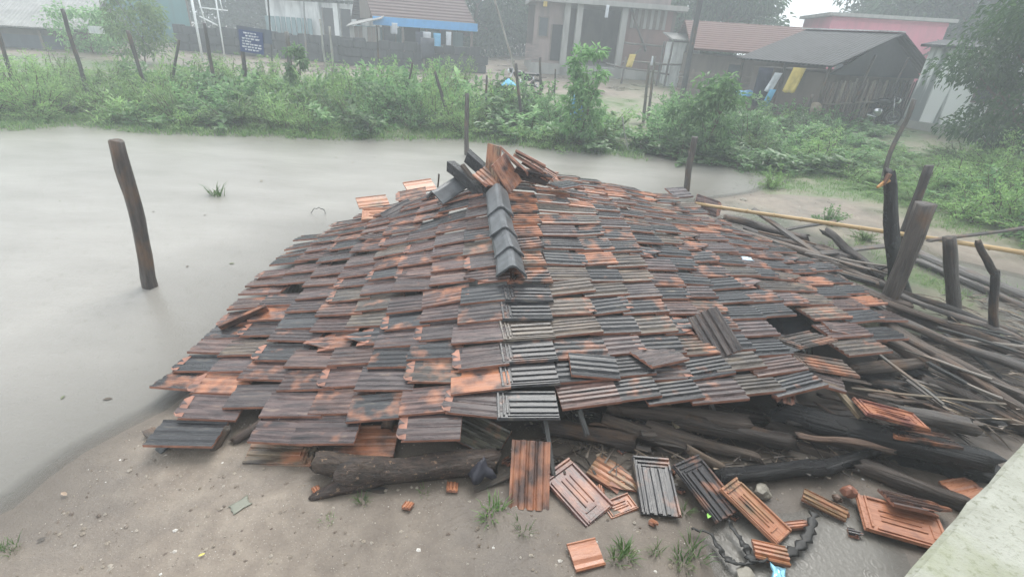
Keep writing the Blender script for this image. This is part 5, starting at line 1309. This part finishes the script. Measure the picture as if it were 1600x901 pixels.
def motorbike(loc, rz, lean, label, s=1.0):
    t = thing('motorbike', label, 'motorbike', loc, rz, 'parked motorbikes'); t.rotation_euler = (lean, 0, rz); t.scale = (s, s, s)
    for x in (-.64, .64):
        wh = ring('wheel', .255, .045, M_TYRE, t, Matrix.Translation((x, 0, .30))); ring('rim', .205, .014, M_CHROME, wh, Matrix())
        link('hub', tube('hub', .12, .05, .05, 8, 2, 0, 0, 1, 1, 0), M_CHROME, wh, Euler((0, 0, R(90))).to_matrix().to_4x4())
        for k in range(6): bar('spoke', (0, 0, 0), (.2 * math.cos(k * 1.047), 0, .2 * math.sin(k * 1.047)), .006, M_CHROME, wh)
    def blob(name, c, s_, mat, seed=0):
        bm = bmesh.new(); bmesh.ops.create_uvsphere(bm, u_segments=12, v_segments=8, radius=1)
        for v in bm.verts:
            v.co = V((math.copysign(abs(v.co.x) ** .7, v.co.x) * s_[0], math.copysign(abs(v.co.y) ** .7, v.co.y) * s_[1], math.copysign(abs(v.co.z) ** .7, v.co.z) * s_[2]))
        me = bpy.data.meshes.new(name); bm.to_mesh(me); bm.free(); me.polygons.foreach_set('use_smooth', [True] * len(me.polygons))
        return link(name, me, mat, t, Matrix.Translation(c))
    blob('fuel_tank', (.18, 0, .80), (.24, .13, .12), M_BIKE); blob('seat', (-.28, 0, .80), (.36, .12, .055), M_SEAT); blob('engine', (.08, 0, .42), (.19, .12, .16), M_CHROME); blob('side_panel', (-.2, 0, .62), (.2, .11, .1), M_BIKE); blob('tail', (-.62, 0, .80), (.14, .08, .06), M_BIKE); blob('tail_lamp', (-.76, 0, .78), (.03, .06, .04), plain('red_lamp', (.4, .02, .02), .2))
    blob('headlamp', (.62, 0, .88), (.08, .09, .09), M_LAMP); blob('cowl', (.56, 0, .92), (.09, .12, .10), M_BIKE)
    for y in (-.07, .07): bar('fork', (.64, y, .30), (.46, y, .98), .022, M_CHROME, t); bar('swing_arm', (-.64, y, .30), (-.1, y, .36), .02, M_BIKE, t); bar('shock', (-.52, y, .36), (-.42, y, .74), .026, M_CHROME, t)
    bar('frame', (.46, 0, .85), (.1, 0, .28), .025, M_BIKE, t); bar('frame', (.1, 0, .28), (-.35, 0, .36), .025, M_BIKE, t); bar('exhaust', (.1, -.13, .26), (-.66, -.16, .36), .04, M_CHROME, t)
    hb = bar('handlebar', (.42, -.34, 1.03), (.42, .34, 1.03), .014, M_CHROME, t)
    for y in (-.3, .3): bar('grip', (.42, y - .05, 1.034), (.42, y + .05, 1.034), .022, M_SEAT, t); bar('mirror_stalk', (.42, y * .8, 1.03), (.40, y * .95, 1.2), .006, M_CHROME, t); blob('mirror', (.40, y * .95, 1.22), (.012, .06, .035), M_BIKE)
    for x, a in ((.64, 1), (-.64, -1)):
        vs, fs = [], []
        for i in range(9):
            an = R(20 + i * 17); 
            for y in (-.06, .06): vs.append((a * .0 + .33 * math.cos(an), y, .33 * math.sin(an)))
        fs = [(i * 2, i * 2 + 1, i * 2 + 3, i * 2 + 2) for i in range(8)]
        f_ = link('mudguard', mesh('mudguard', vs, fs, True), M_BIKE, t, Matrix.Translation((x, 0, .30))); md = f_.modifiers.new('thickness', 'SOLIDIFY'); md.thickness = .008
    bar('stand', (-.05, .08, .3), (-.1, .28, .02), .012, M_BIKE, t)
    return t
p = P(1364, 192, .40); motorbike((p.x - .3, p.y - .3, gz(p.x, p.y)), R(-28), R(6), 'black motorbike parked before the stick wall of the shed', .95)
p = P(1468, 197, .38); motorbike((p.x - .2, p.y - .3, gz(p.x, p.y)), R(-12), R(8), 'motorbike parked before the white wall beside the near tree', .95)
p = PY(818, 108, 21); motorbike((p.x, p.y, gz(p.x, p.y)), R(190), R(-6), 'distant motorbike in the yard below the brick building', .9)
# blue drum behind the middle sapling, and cloth in the bushes
p = PY(905, 165, 14.4); t = thing('blue_drum', 'pale blue plastic drum behind the tall middle sapling', 'drum', (p.x, p.y, gz(p.x, p.y) + .35))
MB_ = plain('blue_plastic', (.16, .42, .62), .35, .15, 3)
link('body', tube('body', .62, .22, .22, 18, 7, 0, .02, 1, 5, 0), MB_, t, Matrix.Translation((0, 0, .45)) @ Euler((0, R(90), 0)).to_matrix().to_4x4())
for z in (.3, .6): link('hoop', tube('hoop', .04, .235, .235, 18, 3, 0, .01, 1, 5, 0), MB_, t, Matrix.Translation((0, 0, z)) @ Euler((0, R(90), 0)).to_matrix().to_4x4())
box('stand', M_TIMB, t, (0, 0, -.1), (.5, .5, .45))
crumple('blue_cloth', 'small blue cloth spread on the bushes left of the tapered post', 'cloth', PY(795, 134, 16), (.5, .4, .2), M_CLOTHB, seed=1.7)
crumple('orange_cloth', 'small orange cloth low in the bushes by the middle sapling', 'cloth', PY(916, 166, 14.0), (.35, .3, .15), plain('orange_cloth', (.5, .2, .12), .7), seed=2.7)

# ------------------------------------------------------------------ rain haze
hz = box('haze', None, None, (0, 44, 5), (164, 124, 14))
hm = bpy.data.materials.new('rain_haze'); hm.use_nodes = True; N, L = hm.node_tree.nodes, hm.node_tree.links
N.clear(); pv = N.new('ShaderNodeVolumePrincipled'); ou = N.new('ShaderNodeOutputMaterial')
pv.inputs['Color'].default_value = (.87, .935, .985, 1); pv.inputs['Density'].default_value = HAZE; pv.inputs['Anisotropy'].default_value = .2
L.new(pv.outputs[0], ou.inputs['Volume']); hz.data.materials.append(hm); hz['kind'] = 'stuff'; hz['label'] = 'pale rain haze filling the air'; hz['category'] = 'haze'
